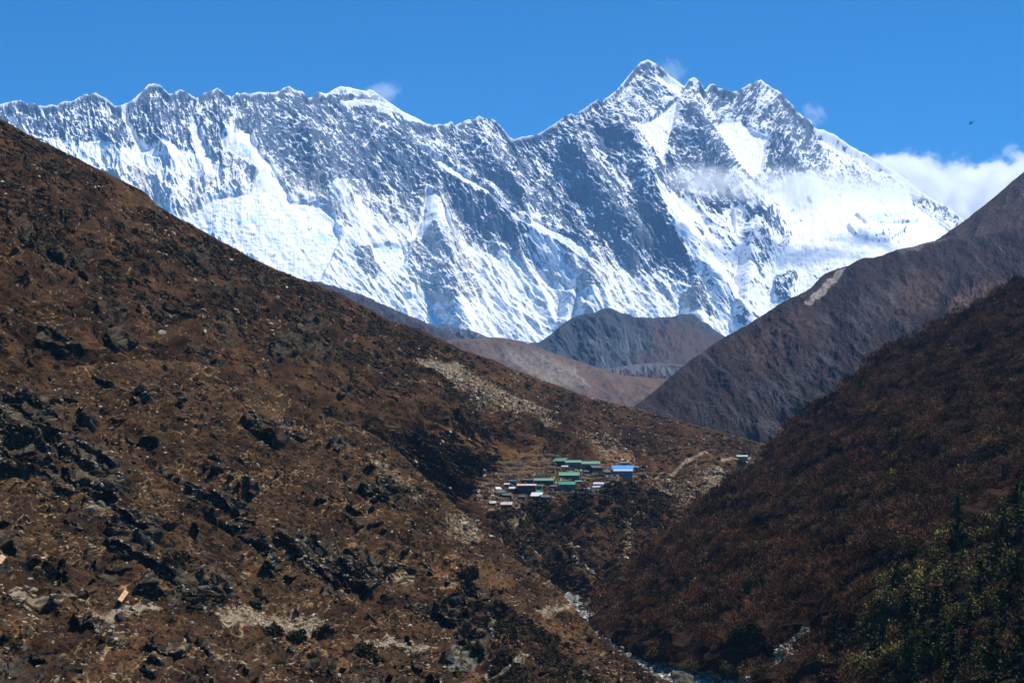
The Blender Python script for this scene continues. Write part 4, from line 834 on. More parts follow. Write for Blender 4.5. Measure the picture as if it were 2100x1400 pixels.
con = [(1965,1080,62,"dark conifer standing alone highest on the right slope, above the green scrub"), (2090,1062,70,"dark conifer cut by the right picture edge, highest one there"), (1842,1200,58,"short dense conifer at the left end of the upper green scrub"), (1715,1320,76,"slim dark conifer standing alone among birches near the bottom centre of the right slope"),
 (1862,1290,74,"dark conifer left of the pair of broad conifers on the lower right"), (1925,1300,96,"broad crowned conifer, tallest of the middle lower right group"), (1900,1255,50,"small conifer peeping behind the broad crowned conifer"), (2012,1205,60,"dark conifer amid bright green scrub below the lone highest conifer"),
 (2045,1150,58,"thin conifer between the highest lone conifer and the right edge"), (2092,1195,66,"conifer at the right edge below the highest edge conifer"), (1990,1330,92,"tall conifer right of the broad crowned one"), (2062,1290,82,"tall dark conifer near the right edge, above the bottom corner trees"), (1950,1395,110,"big black conifer at the bottom edge beneath the broad crowned one"),
 (1870,1400,90,"conifer cut by the bottom edge, leftmost of the bottom row"), (2040,1400,110,"big dark conifer at the bottom edge, second from the right corner"), (2095,1380,110,"big dark conifer filling the bottom right corner"), (1795,1345,60,"small conifer at the left of the lower right group"), (2060,1085,46,"small conifer between the two highest conifers")]
for i, (x, y, s, lb) in enumerate(con):
    p = at(SG, x, y+s*.5); h = s*p.y/F*1.45; e = empty("conifer_tree", p-Vector((0, 0, .3)), R.uniform(0, 6)); w = h*R.uniform(.95, 1.35); e.scale = (w, w, h*1.08); tag(e, lb, "tree", "dark conifers low on the right slope")
    link("crown", con_me[i % 4], None, e); link("trunk", ctr, None, e)

# --- boulders and scree
def boulder_mesh(seed, n=3, cuts=16, c0=(.16,.155,.145), c1=(.34,.32,.30)):
    import bmesh
    g = random.Random(seed); bm = bmesh.new(); bmesh.ops.create_icosphere(bm, subdivisions=n, radius=1)
    pl = [(Vector((g.gauss(0, 1), g.gauss(0, 1), g.gauss(0, 1))).normalized(), g.uniform(.30, .66)) for _ in range(cuts)]
    for v in bm.verts:
        for nn, d in pl:
            t = v.co.dot(nn)
            if t > d: v.co -= nn*(t-d)*.96
    V = np.array([v.co[:] for v in bm.verts]); Q = np.array([[v.index for v in f.verts] for f in bm.faces]); bm.free()
    V = V+V*(.10*gn(V[:, 0]*3+seed, V[:, 1]*3+V[:, 2]*2.5)+.05*gn(V[:, 0]*8, V[:, 2]*8+V[:, 1]*5))[:, None]
    return V, Q, lc(c0, c1, np.clip(.5+.8*gn(V[:, 0]*2+seed, V[:, 2]*2+V[:, 1]), 0, 1))
bm_me = []
for i in range(6):
    V, Q, C = boulder_mesh(i, c0=[(.035,.035,.036), (.05,.048,.045), (.09,.086,.078), (.016,.016,.017), (.20,.185,.16), (.05,.05,.048)][i], c1=[(.09,.088,.08), (.12,.11,.10), (.28,.265,.24), (.05,.05,.05), (.42,.39,.34), (.14,.135,.125)][i]); me = np_mesh("boulder", V, Q, C); me.materials.append(m_rock); bm_me.append(me)
def boulder(loc, w, h, i, label, group=None, d=None, rz=None):
    o = bpy.data.objects.new("boulder", bm_me[i % 6]); COL.objects.link(o); o.location = loc; o.scale = (w*.55, (d or w)*.5, h*.6); o.rotation_euler = (R.uniform(-.2, .2), R.uniform(-.2, .2), R.uniform(0, 6.28) if rz is None else rz)
    return tag(o, label, "boulder", group)
sol = [V[Q].reshape(-1, 3) for V, Q, C in [boulder_mesh(20+i, 1, 5) for i in range(5)]]
def stones(S, dens, n, lo, hi, seed, name, label, c=(.30,.28,.245)):
    k = visible(S, pick(S, dens, n, seed)); g = np.random.default_rng(seed); m = len(k); w = lo+(hi-lo)*g.random(m)**3
    V, Q, C = scatter_mesh(sol, S.P.reshape(-1, 3)[k], g.uniform(0, 6.28, m), np.stack([w*g.uniform(.7, 1.3, m), w*g.uniform(.6, 1, m), w*g.uniform(.4, .8, m)], 1), np.array(c)[None]*g.uniform(.45, 1.5, (m, 1)), seed, .1)
    tag(link(name, np_mesh(name, V, Q, C), m_rock), kind="stuff", label=label)
stones(SA, np.clip(scr.at(SA.U, SA.W), 0, 1)**1.5+.022, 9000, .30, 2.3, 71, "scree", "pale scree and loose stones spilling down the far hillside")
stones(SB, np.clip(scrB.at(SB.U, SB.W), 0, 1)**1.5+.10+clfB.at(SB.U, SB.W)*.3, 17000, .10, .9, 72, "rubble", "loose pale stones and rubble strewn over the near slope")
stones(SG, (gully.at(SG.U, SG.W) > .4)+.0, 700, .3, 1.2, 73, "gravel", "pale stones in the dry gully on the right slope")
for S_, px_, n_, lo, hi, sd in []: pass
#@@NEXT3
# ================================================================== BUILDINGS
class MB:
    def __init__(s): s.v = []; s.q = []
    def hexa(s, P):
        o = len(s.v); s.v += [tuple(p) for p in P]
        for f in ((3, 2, 1, 0), (4, 5, 6, 7), (0, 1, 5, 4), (1, 2, 6, 5), (2, 3, 7, 6), (3, 0, 4, 7)): s.q.append(tuple(o+i for i in f))
        return s
    def box(s, x0, x1, y0, y1, z0, z1):
        return s.hexa([(x0, y0, z0), (x1, y0, z0), (x1, y1, z0), (x0, y1, z0), (x0, y0, z1), (x1, y0, z1), (x1, y1, z1), (x0, y1, z1)])
    def slab(s, a, b, c, d, t):
        return s.hexa([a, b, c, d]+[(p[0], p[1], p[2]+t) for p in (a, b, c, d)])
    def tube(s, path, r0, r1, n=6):
        V, Q = tube(path, r0, r1, n); o = len(s.v); s.v += [tuple(v) for v in V]; s.q += [tuple(i+o for i in q) for q in Q]
        m = len(path); s.q.append(tuple(o+i for i in range(n))[::-1]); s.q.append(tuple(o+(m-1)*n+i for i in range(n))); return s
    def build(s, name, mat, parent=None):
        me = bpy.data.meshes.new(name); me.from_pydata(s.v, [], s.q); me.update(); return link(name, me, mat, parent)
M = {}
M['stone'] = mat_plain("stone_masonry", (.17,.16,.145), (.075,.072,.07), 1.6, .95)
M['dark'] = mat_plain("weathered_timber", (.10,.10,.11), (.05,.05,.06), 2, .9)
M['gwall'] = mat_plain("green_painted_wall", (.09,.13,.12), (.19,.18,.16), .5, .9)
M['bluegrey'] = mat_plain("blue_grey_plaster", (.33,.32,.33), (.24,.235,.24), .8, .9)
M['teal'] = mat_plain("teal_sheet", (.07,.15,.17), (.05,.10,.12), .8, .6)
M['green'] = mat_plain("green_tin", (.085,.22,.145), (.19,.34,.24), .9, .6)
M['greend'] = mat_plain("deep_green_tin", (.025,.18,.12), (.045,.26,.17), .8, .6)
M['blue'] = mat_plain("blue_tin", (.07,.27,.62), (.10,.34,.70), .8, .5)
M['greyroof'] = mat_plain("pale_blue_grey_tin", (.50,.55,.62), (.38,.42,.48), .5, .5)
M['white'] = mat_plain("white_tin", (.72,.72,.74), (.50,.50,.52), .6, .5)
M['rust'] = mat_plain("rusted_white_tin", (.62,.60,.60), (.42,.22,.10), .5, .7)
M['tan'] = mat_plain("tan_masonry", (.24,.20,.16), (.16,.135,.11), 1.2, .95)
M['turq'] = mat_plain("turquoise_tin", (.30,.50,.42), (.45,.55,.42), .3, .5)
M['pane'] = mat_plain("window_glass", (.03,.04,.06), (.02,.03,.04), 1, .15, spec=.6)
M['frame'] = mat_plain("window_frame", (.35,.36,.34), (.25,.26,.26), 1, .7)
M['door'] = mat_plain("door_wood", (.05,.10,.10), (.04,.06,.06), 1, .7)
M['darkroof'] = mat_plain("dark_slate_tin", (.10,.11,.13), (.06,.07,.08), .8, .7)

def house(x0, x1, yb, yt, depth, pitch, wall, roof, label, rz=0.0, S=None, kind='gable', nwin=4, cat="house", name="house", wallh=None, group=None, door=True, over=.35):
    """front foot between columns x0..x1 at row yb, eaves at row yt; placed on the ground there and given its real size"""
    S = S or SA; c = at(S, (x0+x1)/2, yb+1, 5); w = (x1-x0)*c.y/F; h = wallh or (yb-yt)*c.y/F; w = w-2*over
    e = empty(name, c, rz); tag(e, label, cat, group); hw = w/2; d = depth; g = -2.0
    rise = d/2*math.tan(math.radians(pitch)) if kind == 'gable' else d*math.tan(math.radians(pitch))
    b = MB(); b.box(-hw, hw, 0, d, g, h)
    if kind == 'gable':
        for s_ in (-1, 1):
            xa, xb = (s_*hw-.25*(s_ > 0), s_*hw+.25*(s_ < 0)); o = len(b.v)
            b.v += [(xa, 0, h), (xa, d, h), (xa, d/2, h+rise), (xb, 0, h), (xb, d, h), (xb, d/2, h+rise)]; b.q += [(o, o+1, o+2), (o+3, o+5, o+4), (o, o+2, o+5, o+3), (o+1, o+4, o+5, o+2)]
    b.build("wall", M[wall], e)
    r = MB(); t = .10; k = over*math.tan(math.radians(pitch))
    if kind == 'gable':
        r.slab((-hw-over, -over, h-k+.03), (hw+over, -over, h-k+.03), (hw+over, d/2, h+rise+.03), (-hw-over, d/2, h+rise+.03), t)
        r.slab((-hw-over, d/2+.004, h+rise+.03), (hw+over, d/2+.004, h+rise+.03), (hw+over, d+over, h-k+.03), (-hw-over, d+over, h-k+.03), t)
        r.tube([(-hw-over, d/2, h+rise+.16), (hw+over, d/2, h+rise+.16)], .10, .10, 5)
    else: r.slab((-hw-over, -over, h-k+.03), (hw+over, -over, h-k+.03), (hw+over, d+over, h+rise+k+.03), (-hw-over, d+over, h+rise+k+.03), t)
    n = int(w/1.1)
    for i in range(n+1):      # tin seams
        x = -hw-over+.06+(w+2*over-.12)*i/max(n, 1)
        if kind == 'gable': r.slab((x-.03, -over, h-k+.13), (x+.03, -over, h-k+.13), (x+.03, d/2-.1, h+rise+.10), (x-.03, d/2-.1, h+rise+.10), .05)
    r.build("roof", M[roof], e)
    if h > 1.6:
        wz = h*.45; xs = [(-hw+w*(i+1)/(nwin+2)) for i in range(nwin+1)]; di = nwin//2
        for i, x in enumerate(xs):
            if i == di and door:
                dd = MB().box(x-.45, x+.45, -.06, -.003, 0, min(1.9, h*.8)).build("door", M['door'], e); MB().box(x+.3, x+.36, -.10, -.063, .9, 1.05).build("handle", M['frame'], dd)
            else:
                f = MB(); f.box(x-.55, x+.55, -.05, -.003, wz-.42, wz-.34).box(x-.55, x+.55, -.05, -.003, wz+.34, wz+.42).box(x-.55, x-.47, -.05, -.003, wz-.338, wz+.338).box(x+.47, x+.55, -.05, -.003, wz-.338, wz+.338).box(x-.03, x+.03, -.045, -.003, wz-.338, wz+.338)
                ff = f.build("window", M['frame'], e); MB().box(x-.468, x+.468, -.025, -.002, wz-.336, wz+.336).build("pane", M['pane'], ff)
    return e
H = math.radians
house(1131,1163,952,943, 7, 30, 'dark', 'green', "green roofed stone lodge, top left of the village, roof sloping left", H(-38), nwin=3)
house(1160,1194,952,942, 6, 26, 'tan', 'green', "long green roofed lodge with pale tan wall, right behind the top left lodge", H(-3), nwin=3)
house(1184,1231,958,947, 7, 26, 'gwall', 'green', "long lodge with faded green roof and green grey wall, top centre of village", H(-4), nwin=5)
house(1146,1189,979,971, 7, 30, 'dark', 'green', "lone light green roofed lodge with rust specks in the village middle", H(-5), nwin=5)
house(1094,1136,987,981, 6, 24, 'dark', 'green', "low light green roofed building on the left, ahead of the dark shed", H(-6), nwin=4)
house(1070,1096,988,981, 5, 8, 'dark', 'darkroof', "low dark shed joined to the left end of the light green roofed building", H(-6), kind='shed', nwin=1, name="shed", cat="shed")
house(1059,1099,1009,994, 6, 16, 'dark', 'rust', "two storey dark lodge with rusty white roof, lower left", H(-4), nwin=5)
house(1099,1114,1005,993, 5, 10, 'gwall', 'darkroof', "dark green annexe against the right end of the rusty white roofed lodge", H(-4), kind='shed', nwin=1, name="shed", cat="shed")
house(1083,1111,1013,1009, 5, 34, 'dark', 'greend', "small hut with deep green roof in front of the rusty white roofed lodge", H(-3), nwin=2, name="hut", cat="hut")
house(1145,1180,1000,989, 6, 30, 'gwall', 'greend', "dark walled lodge with bright deep green roof, lowest in the village centre", H(2), nwin=4)
house(1255,1300,964,956, 7, 32, 'bluegrey', 'blue', "bright blue roofed lodge at the upper right of the village", H(-4), nwin=3)
house(1259,1299,975,962, 5, 24, 'bluegrey', 'greyroof', "tall blue grey lodge with pale tin roof before the blue roofed lodge", H(-4), nwin=5)
house(1213,1239,966,957, 6, 26, 'dark', 'darkroof', "dark hut with slate coloured roof left of the blue roofed lodge", H(30), nwin=2, name="hut", cat="hut")
house(1025,1050,1036,1033, 4, 34, 'stone', 'rust', "long low shed with rust streaked white roof at the bottom of the village", H(-8), nwin=1, name="shed", cat="shed", wallh=1.2)
house(992,1018,1033,1031, 4, 28, 'stone', 'rust', "half buried shed with thin rusty roof at the far left foot of the village", H(-12), nwin=1, name="shed", cat="shed", wallh=1.0)
house(1087,1111,1020,1015, 4, 26, 'dark', 'white', "low shed with white tin roof below the small deep green roof", H(-10), kind='shed', nwin=1, name="shed", cat="shed", wallh=1.5)
house(1110,1131,1019,1013, 5, 24, 'dark', 'darkroof', "low dark roofed shed right of the white roofed shed", H(14), nwin=1, name="shed", cat="shed", wallh=1.6)
house(1044,1060,988,982, 3, 10, 'teal', 'teal', "small teal sheet metal shed left of the dark shed", H(-5), kind='shed', nwin=0, name="shed", cat="shed")
house(1044,1058,1004,1001, 3, 18, 'dark', 'greyroof', "little lean-to with pale blue roof at the left end of the rusty white roofed lodge", H(-5), kind='shed', nwin=0, name="shed", cat="shed", wallh=1.2, door=False)
house(1017,1030,1005,1003, 3, 20, 'stone', 'white', "small white roofed store among rubble at the left of the village", H(20), kind='shed', nwin=0, name="shed", cat="shed", wallh=1.0, door=False)
house(1032,1052,1016,1013, 4, 14, 'dark', 'darkroof', "flat dark roofed pen at the lower left beside the pale upright board", H(10), kind='shed', nwin=0, name="shed", cat="shed", wallh=1.6, door=False)
house(1498,1537,936,932, 5, 24, 'tan', 'turq', "isolated low building with turquoise roof far right on the open slope", H(-3), nwin=3)
house(1271,1289,955,951, 3, 30, 'tan', 'tan', "little sand coloured roof rising behind the blue roofed lodge", H(-3), nwin=0, name="hut", cat="hut", wallh=3.2, door=False)

house(1197,1212,969,964, 4, 20, 'stone', 'darkroof', "low stone hut just right of the lone green lodge, red cloths before it", H(-5), nwin=1, name="hut", cat="hut")
house(1021,1037,1012,1008, 4, 20, 'stone', 'darkroof', "dark roofed stone pen left of the flat dark roofed pen", H(14), kind='shed', nwin=0, name="shed", cat="shed", door=False)
house(1062,1078,1021,1016, 4, 24, 'stone', 'darkroof', "small dark roofed stone hut right of the pale upright board", H(-8), nwin=1, name="hut", cat="hut")
house(1301,1313,959,954, 4, 24, 'stone', 'tan', "tiny tan roofed stone hut right of the blue roofed lodge", H(-8), nwin=0, name="hut", cat="hut", door=False)
house(1240,1254,971,966, 4, 18, 'stone', 'darkroof', "low stone store between the slate roofed hut and the grey lodge", H(8), kind='shed', nwin=0, name="shed", cat="shed", door=False)
house(1034,1046,996,992, 4, 20, 'stone', 'greyroof', "small pale roofed store above the lean-to with pale blue roof", H(-12), nwin=0, name="shed", cat="shed", door=False)
house(1180,1194,988,985, 3, 22, 'stone', 'green', "small green roofed privy right of the lowest lodge", H(-4), nwin=0, name="hut", cat="hut")
house(1128,1142,1000,996, 4, 22, 'tan', 'darkroof', "tan stone hut on the rise left of the lowest green roofed lodge", H(10), nwin=1, name="hut", cat="hut")
def cloth(x, y, w, col, label):
    c = at(SA, x, y, 4); k = c.y/F; e = empty("washing_line", c, H(R.uniform(-15, 15))); tag(e, label, "washing")
    for s_ in (-1, 1): MB().tube([(s_*w*k/2, 0, -.3), (s_*w*k/2, 0, 1.7)], .04, .03, 5).build("post", M['dark'], e)
    MB().tube([(-w*k/2, 0, 1.6), (0, 0, 1.5), (w*k/2, 0, 1.6)], .012, .012, 4).build("line", M['dark'], e)
    for i in range(3): MB().box(-w*k/2+.2+i*w*k/3.2, -w*k/2+.1+(i+.8)*w*k/3.2, -.02, .02, .6, 1.5).build("cloth", CLM[(col+i) % 3], e)
CLM = [mat_plain(n+"_washing", c, None, 2, .8) for n, c in (("red", (.45,.05,.05)), ("pink", (.55,.25,.25)), ("white", (.7,.7,.7)))]
cloth(1200, 973, 7, 0, "red washing hanging right of the lone green roofed lodge"); cloth(1117, 1004, 5, 1, "reddish washing right of the dark green annexe"); cloth(1049, 983, 6, 0, "reddish washing above the small teal shed"); cloth(1300, 962, 4, 0, "red washing at the right end of the blue roofed lodge")
def tent(x0, x1, yb, yt, label, cover, S=None, depth=2.4, arch=True, rz=0.0, name="tent", cat="tent"):
    S = S or SA; c = at(S, (x0+x1)/2, yb+1, 5); w = (x1-x0)*c.y/F; h = (yb-yt)*c.y/F*1.05; e = empty(name, c, rz); tag(e, label, cat)
    n = 10; V = []; Q = []
    for j in range(13):
        x = -w/2+w*j/12; hh = h*(1-.04*math.sin(j*1.7))
        for i in range(n+1):
            a = math.pi*i/n; V.append((x, depth/2-math.cos(a)*depth/2, max(-.2, math.sin(a)**.7*hh)))
    for j in range(12):
        for i in range(n): o = j*(n+1)+i; Q.append((o, o+1, o+n+2, o+n+1))
    Q.append(tuple(range(n, -1, -1))); Q.append(tuple(12*(n+1)+i for i in range(n+1)))
    link("cover", py_mesh("cover", V, Q), cover, e)
    f = MB()
    for x in (-w/2-.04, 0, w/2+.04): f.tube([(x, depth/2-math.cos(math.pi*i/8)*(depth/2+.03), math.sin(math.pi*i/8)**.7*(h+.03)) for i in range(9)], .03, .03, 5)
    f.build("frame", M['frame'], e); return e
M['tentw'] = mat_plain("white_canvas", (.78,.78,.84), (.66,.66,.74), .6, .8)
M['tarpb'] = mat_plain("blue_tarp", (.16,.24,.62), (.55,.58,.80), 1.2, .6)
M['tarpg'] = mat_plain("green_tarp", (.015,.22,.15), (.02,.28,.19), 1.0, .5)
tent(1218,1240,991,984, "long white greenhouse tent on the terrace right of the lowest green roofed lodge", M['tentw'], depth=3)
tent(1197,1209,1003,998, "small blue and white tarp covered heap left of the lying white tarp", M['tarpb'], depth=2.6)
tent(1215,1230,999,995, "low white tarp covered heap right of the blue one", M['tentw'], depth=2.4)
tent(1151,1165,956,952, "small white tarp covered heap in front of the tan walled lodge", M['tentw'], depth=2)
def board(x, yb, w, h, label, mat, S=None, tilt=8, rz=0, name="notice_board"):
    S = S or SA; c = at(S, x, yb, 4); k = c.y/F; e = empty(name, c, H(rz)); e.rotation_euler = (H(-tilt), 0, H(rz)); tag(e, label, "board")
    MB().box(-w*k/2, w*k/2, 0, .08, 0.3, h*k).build("panel", mat, e); 
    for s_ in (-1, 1): MB().box(s_*w*k*.4-.05, s_*w*k*.4+.05, .085, .18, -.4, h*k*.95).build("post", M['dark'], e)
    return e
M['cream'] = mat_plain("cream_board", (.55,.50,.40), (.45,.40,.30), 2, .8)
board(1056, 1022, 7, 10, "pale cream upright board with dark marks at the lower left of the village", M['cream'])

# dry-stone field walls: chains of laid stones following the ground
def stone_wall(pts, label, h=1.5, S=None, mat=None, th=.7):
    S = S or SA; P = []
    for (x, y), (x2, y2) in zip(pts[:-1], pts[1:]):
        n = max(2, int(abs(x2-x)/3)); P += [at(S, x+(x2-x)*i/n, y+(y2-y)*i/n, 2.5) for i in range(n)]
    P.append(at(S, *pts[-1], 2.5)); ys = np.array([p.y for p in P]); 
    if len(ys) > 4: ys = np.convolve(np.pad(ys, 2, mode='edge'), np.ones(5)/5, 'valid'); P = [Vector((p.x, float(y), p.z)) for p, y in zip(P, ys)]
    Vs = []; Qs = []; o = 0; base = MB()
    for a, b in zip(P[:-1], P[1:]):
        d = (b-a); L = d.length
        if L < .05: continue
        t = d.normalized(); nrm = Vector((-t.y, t.x, 0)).normalized(); m = max(1, int(L/1.1))
        for i in range(m):
            for lv in range(3):
                for s_ in (-1, 1):
                    c = a+d*((i+.5*(lv % 2)+R.uniform(-.15, .15)+.25)/m)+nrm*s_*th*.25*(1-.25*lv)+Vector((0, 0, -.25+h*(lv+.4)/3+R.uniform(-.06, .06)))
                    B = sol_v[R.randrange(5)]; V = B[0]*np.array((L/m*.62, th*.38, h*.26))*R.uniform(.8, 1.2); r = math.atan2(t.y, t.x); cr, sr = math.cos(r), math.sin(r)
                    V = np.stack([V[:, 0]*cr-V[:, 1]*sr, V[:, 0]*sr+V[:, 1]*cr, V[:, 2]], 1)+np.array(c); Vs.append(V); Qs.append(B[1]+o); o += len(V)
    V = np.concatenate(Vs); Q = np.concatenate(Qs); g = np.random.default_rng(1); C = np.array((.17,.16,.14))[None]*np.repeat(g.uniform(.5, 1.8, (len(Vs), 1)), len(B[0]), 0)[:len(V)]
    return tag(link("stone_wall", np_mesh("stone_wall", V, Q, C), m_rock), label, "stone wall", None, "thing")
sol_v = [boulder_mesh(20+i, 1, 5)[:2] for i in range(5)]
for pts, lb in [([(1066,940),(1090,936),(1120,933),(1150,935)], "curved dark stone wall along the top of the upper brown field"), ([(1012,949),(1050,950),(1080,951),(1110,949),(1128,944)], "stone wall between the two brown fields left of the lodges"),
    ([(1035,960),(1070,962),(1105,961),(1130,958)], "stone wall along the foot of the lower brown field"), ([(1118,951),(1135,949),(1152,953)], "short stone wall in front of the top left lodge"), ([(1120,957),(1150,959),(1184,962)], "stone wall below the small white heap at the top of the village"),
    ([(1000,971),(1040,973),(1090,972),(1140,974)], "long stone wall left of the lone middle lodge"), ([(1190,975),(1225,973),(1256,976)], "stone wall between the lone middle lodge and the grey lodge"), ([(1136,988),(1180,984),(1230,981),(1262,980)], "long terrace wall just above the white tent"),
    ([(1240,994),(1280,992),(1310,989)], "terrace wall running right from the white tent"), ([(1180,1001),(1210,1006),(1250,1004)], "rough stone wall below the blue heap"), ([(1120,1001),(1132,996),(1146,997)], "curved stone wall left of the lowest green roofed lodge"),
    ([(1000,1022),(1030,1024),(1060,1025)], "low stone wall above the two rusty sheds"), ([(1300,972),(1330,971),(1350,972)], "stone wall running right from the grey lodge"), ([(1131,1010),(1170,1012),(1200,1013),(1230,1015)], "lowest terrace wall above the dark thicket"),
    ([(990,995),(1010,990),(1030,995)], "tumbled stone wall among rubble at the left edge of the village"), ([(1000,1010),(1022,1012),(1040,1009)], "short stone wall right below the small white roofed store"), ([(1070,1030),(1062,1045)], "stone wall beside the pale path leaving the village")]:
    stone_wall(pts, lb)

# ================================================================== BOULDERS WITH A PLACE OF THEIR OWN
for i, (x, y, w, h, S, lb) in enumerate([
    (1398,1392,50,40,None,"huge grey boulder standing in the stream at the bottom edge"), (1345,1368,22,12,None,"flat grey boulder on the left stream bank above the huge one"), (1275,1330,14,8,None,"flat grey slab on the left bank upstream"),
    (1210,1268,14,10,None,"dark boulder amid the white water where the stream appears"), (1462,1372,14,8,None,"pale boulder right of the huge stream boulder"), (1490,1385,18,9,None,"light slab boulder in the stream near the bottom edge"), (1520,1392,20,10,None,"pale boulder at the right end of the visible stream")]):
    Zs = {0: 545, 1: 610, 2: 690, 3: 815, 4: 560, 5: 545, 6: 530}[i]; p = Vector(unproj(np.float64(x), np.float64(y), np.float64(Zs))); ob = boulder(p, w*Zs/F, h*Zs/F*1.3, [2, 5, 2, 3, 4, 4, 4][i], lb, rz=.4*i)
    if i == 0:
        V, Q, C = boulder_mesh(31, 4, 9, (.045,.045,.043), (.20,.19,.17)); V[:, 0] += .35*np.clip(V[:, 2], 0, 1); V = V*(1+.12*np.sign(gn(V[:, 0]*1.6+3, V[:, 2]*2.2+V[:, 1]))[:, None]*.5); C = C*(.35+.65*ss(.02, .09, np.abs(gn(V[:, 0]*2, V[:, 2]*2.5, 4))))[:, None]
        me = np_mesh("boulder", V, Q, C); me.materials.append(m_rock); ob.data = me; ob.rotation_euler = (0, .12, .3)
for i, (x, y, w, h, k_, lb) in enumerate([(180,870,60,40,3,"black overhanging rock mass on the left crag, widest one"), (205,1030,46,30,5,"grey faced boulder below the left black crag"), (185,1040,40,22,4,"pale tilted slab leaning beside the grey faced boulder"), (285,1100,56,44,3,"black square block projecting from the slope, left of the grey crag"),
    (420,1205,60,24,5,"grey lichen covered slab at the foot of the black crag"), (440,1190,34,22,0,"dark block on top of the grey lichen slab"), (385,1308,36,30,3,"dark rounded boulder with light crack in the lower left"), (330,1330,40,26,3,"black wedge shaped boulder left below the dark rounded one"),
    (325,1226,13,8,4,"rounded grey and white stone beside the leaning boards"), (421,1253,12,8,4,"pale rounded stone below the cleft left of the stone ledge"), (27,1162,11,7,4,"blue grey rounded stone at the left edge above the rubble"), (895,1314,12,15,3,"black upright stone at the end of the pale path"), (887,1326,8,4,4,"small white stone under the black upright stone"),
    (950,1075,38,24,4,"pale cracked rock face on the spur's crest"), (700,905,24,30,3,"black rock tooth high on the middle slope"), (420,700,44,22,3,"dark rock rib on the upper slope"), (560,1140,40,26,0,"dark block on the brown slope above the ochre bank"), (650,1130,46,28,3,"black crag block, left of the ravine thickets"),
    (760,1150,40,30,0,"dark grey block above the pale rubble patch"), (930,1235,40,34,3,"black shaded rock wall left of the lower ravine bush"), (975,1300,30,34,3,"black rock wall right below the ravine bush"), (860,1030,34,20,0,"grey ledge block on the descending spur edge"), (45,1330,36,28,5,"grey streaked rock near the bottom left corner"), (80,1390,40,30,0,"dark rock at the bottom left corner"),
    (245,1265,44,30,3,"black shadowed rock under the porters' ledge"), (1290,1352,12,7,5,"small grey stone at the spur's foot by the stream")]):
    p = at(SB, x, y); boulder(p-Vector((0, 0, .2)), w*p.y/F*.9, h*p.y/F*1.1, k_, lb)
k = visible(SB, pick(SB, ((clfB.at(SB.U, SB.W) > .4)*1.0+.03)*clr, 190, 131))
for j, kk in enumerate(k[:170]):
    boulder(Vector(SB.P.reshape(-1, 3)[kk])-Vector((0, 0, .3)), R.uniform(.8, 2.6), R.uniform(.6, 1.5), [0, 3, 5, 0, 3, 1][j % 6], "angular dark grey boulder among the broken crags of the near slope", "boulders in the crags of the near slope")
_g = np.random.default_rng(88); _r = np.array([tuple(unproj(np.float64(a), np.float64(b), np.float64(d))) for a, b, d in rpts]); _t = 1+_g.random(3600)*(len(_r)-2.05); _i = _t.astype(int); _p = _r[_i]*(1-(_t-_i))[:, None]+_r[_i+1]*(_t-_i)[:, None]
_p = _p+np.stack([_g.normal(0, 6.5, 3600), _g.normal(0, 5, 3600), np.full(3600, -1.9)], 1); _w = .3+1.7*_g.random(3600)**3
V, Q, C = scatter_mesh(sol, _p, _g.uniform(0, 6.28, 3600), np.stack([_w, _w*.8, _w*.6], 1), np.array((.55,.54,.50))[None]*_g.uniform(.2, 1.5, (3600, 1)), 5, .1)
tag(link("river_stones", np_mesh("river_stones", V, Q, C), m_rock), kind="stuff", label="pale and dark stones choking the stream bed")
rk = np.array([tuple(unproj(np.float64(a), np.float64(b), np.float64(d))) for a, b, d in rpts]); tt = np.linspace(0, len(rk)-1.01, 400)
for j in range(90):
    t = R.uniform(2, len(rk)-2.2); i0 = int(t); p = rk[i0]*(1-t+i0)+rk[i0+1]*(t-i0); q = Vector(p)+Vector((R.gauss(0, 7), R.gauss(0, 4), -2.0)); boulder(q, R.uniform(.8, 3), R.uniform(.6, 1.8), R.choice([2, 4, 4, 1]), "pale rounded boulder among many along the white stream", "boulders strewn along the stream")

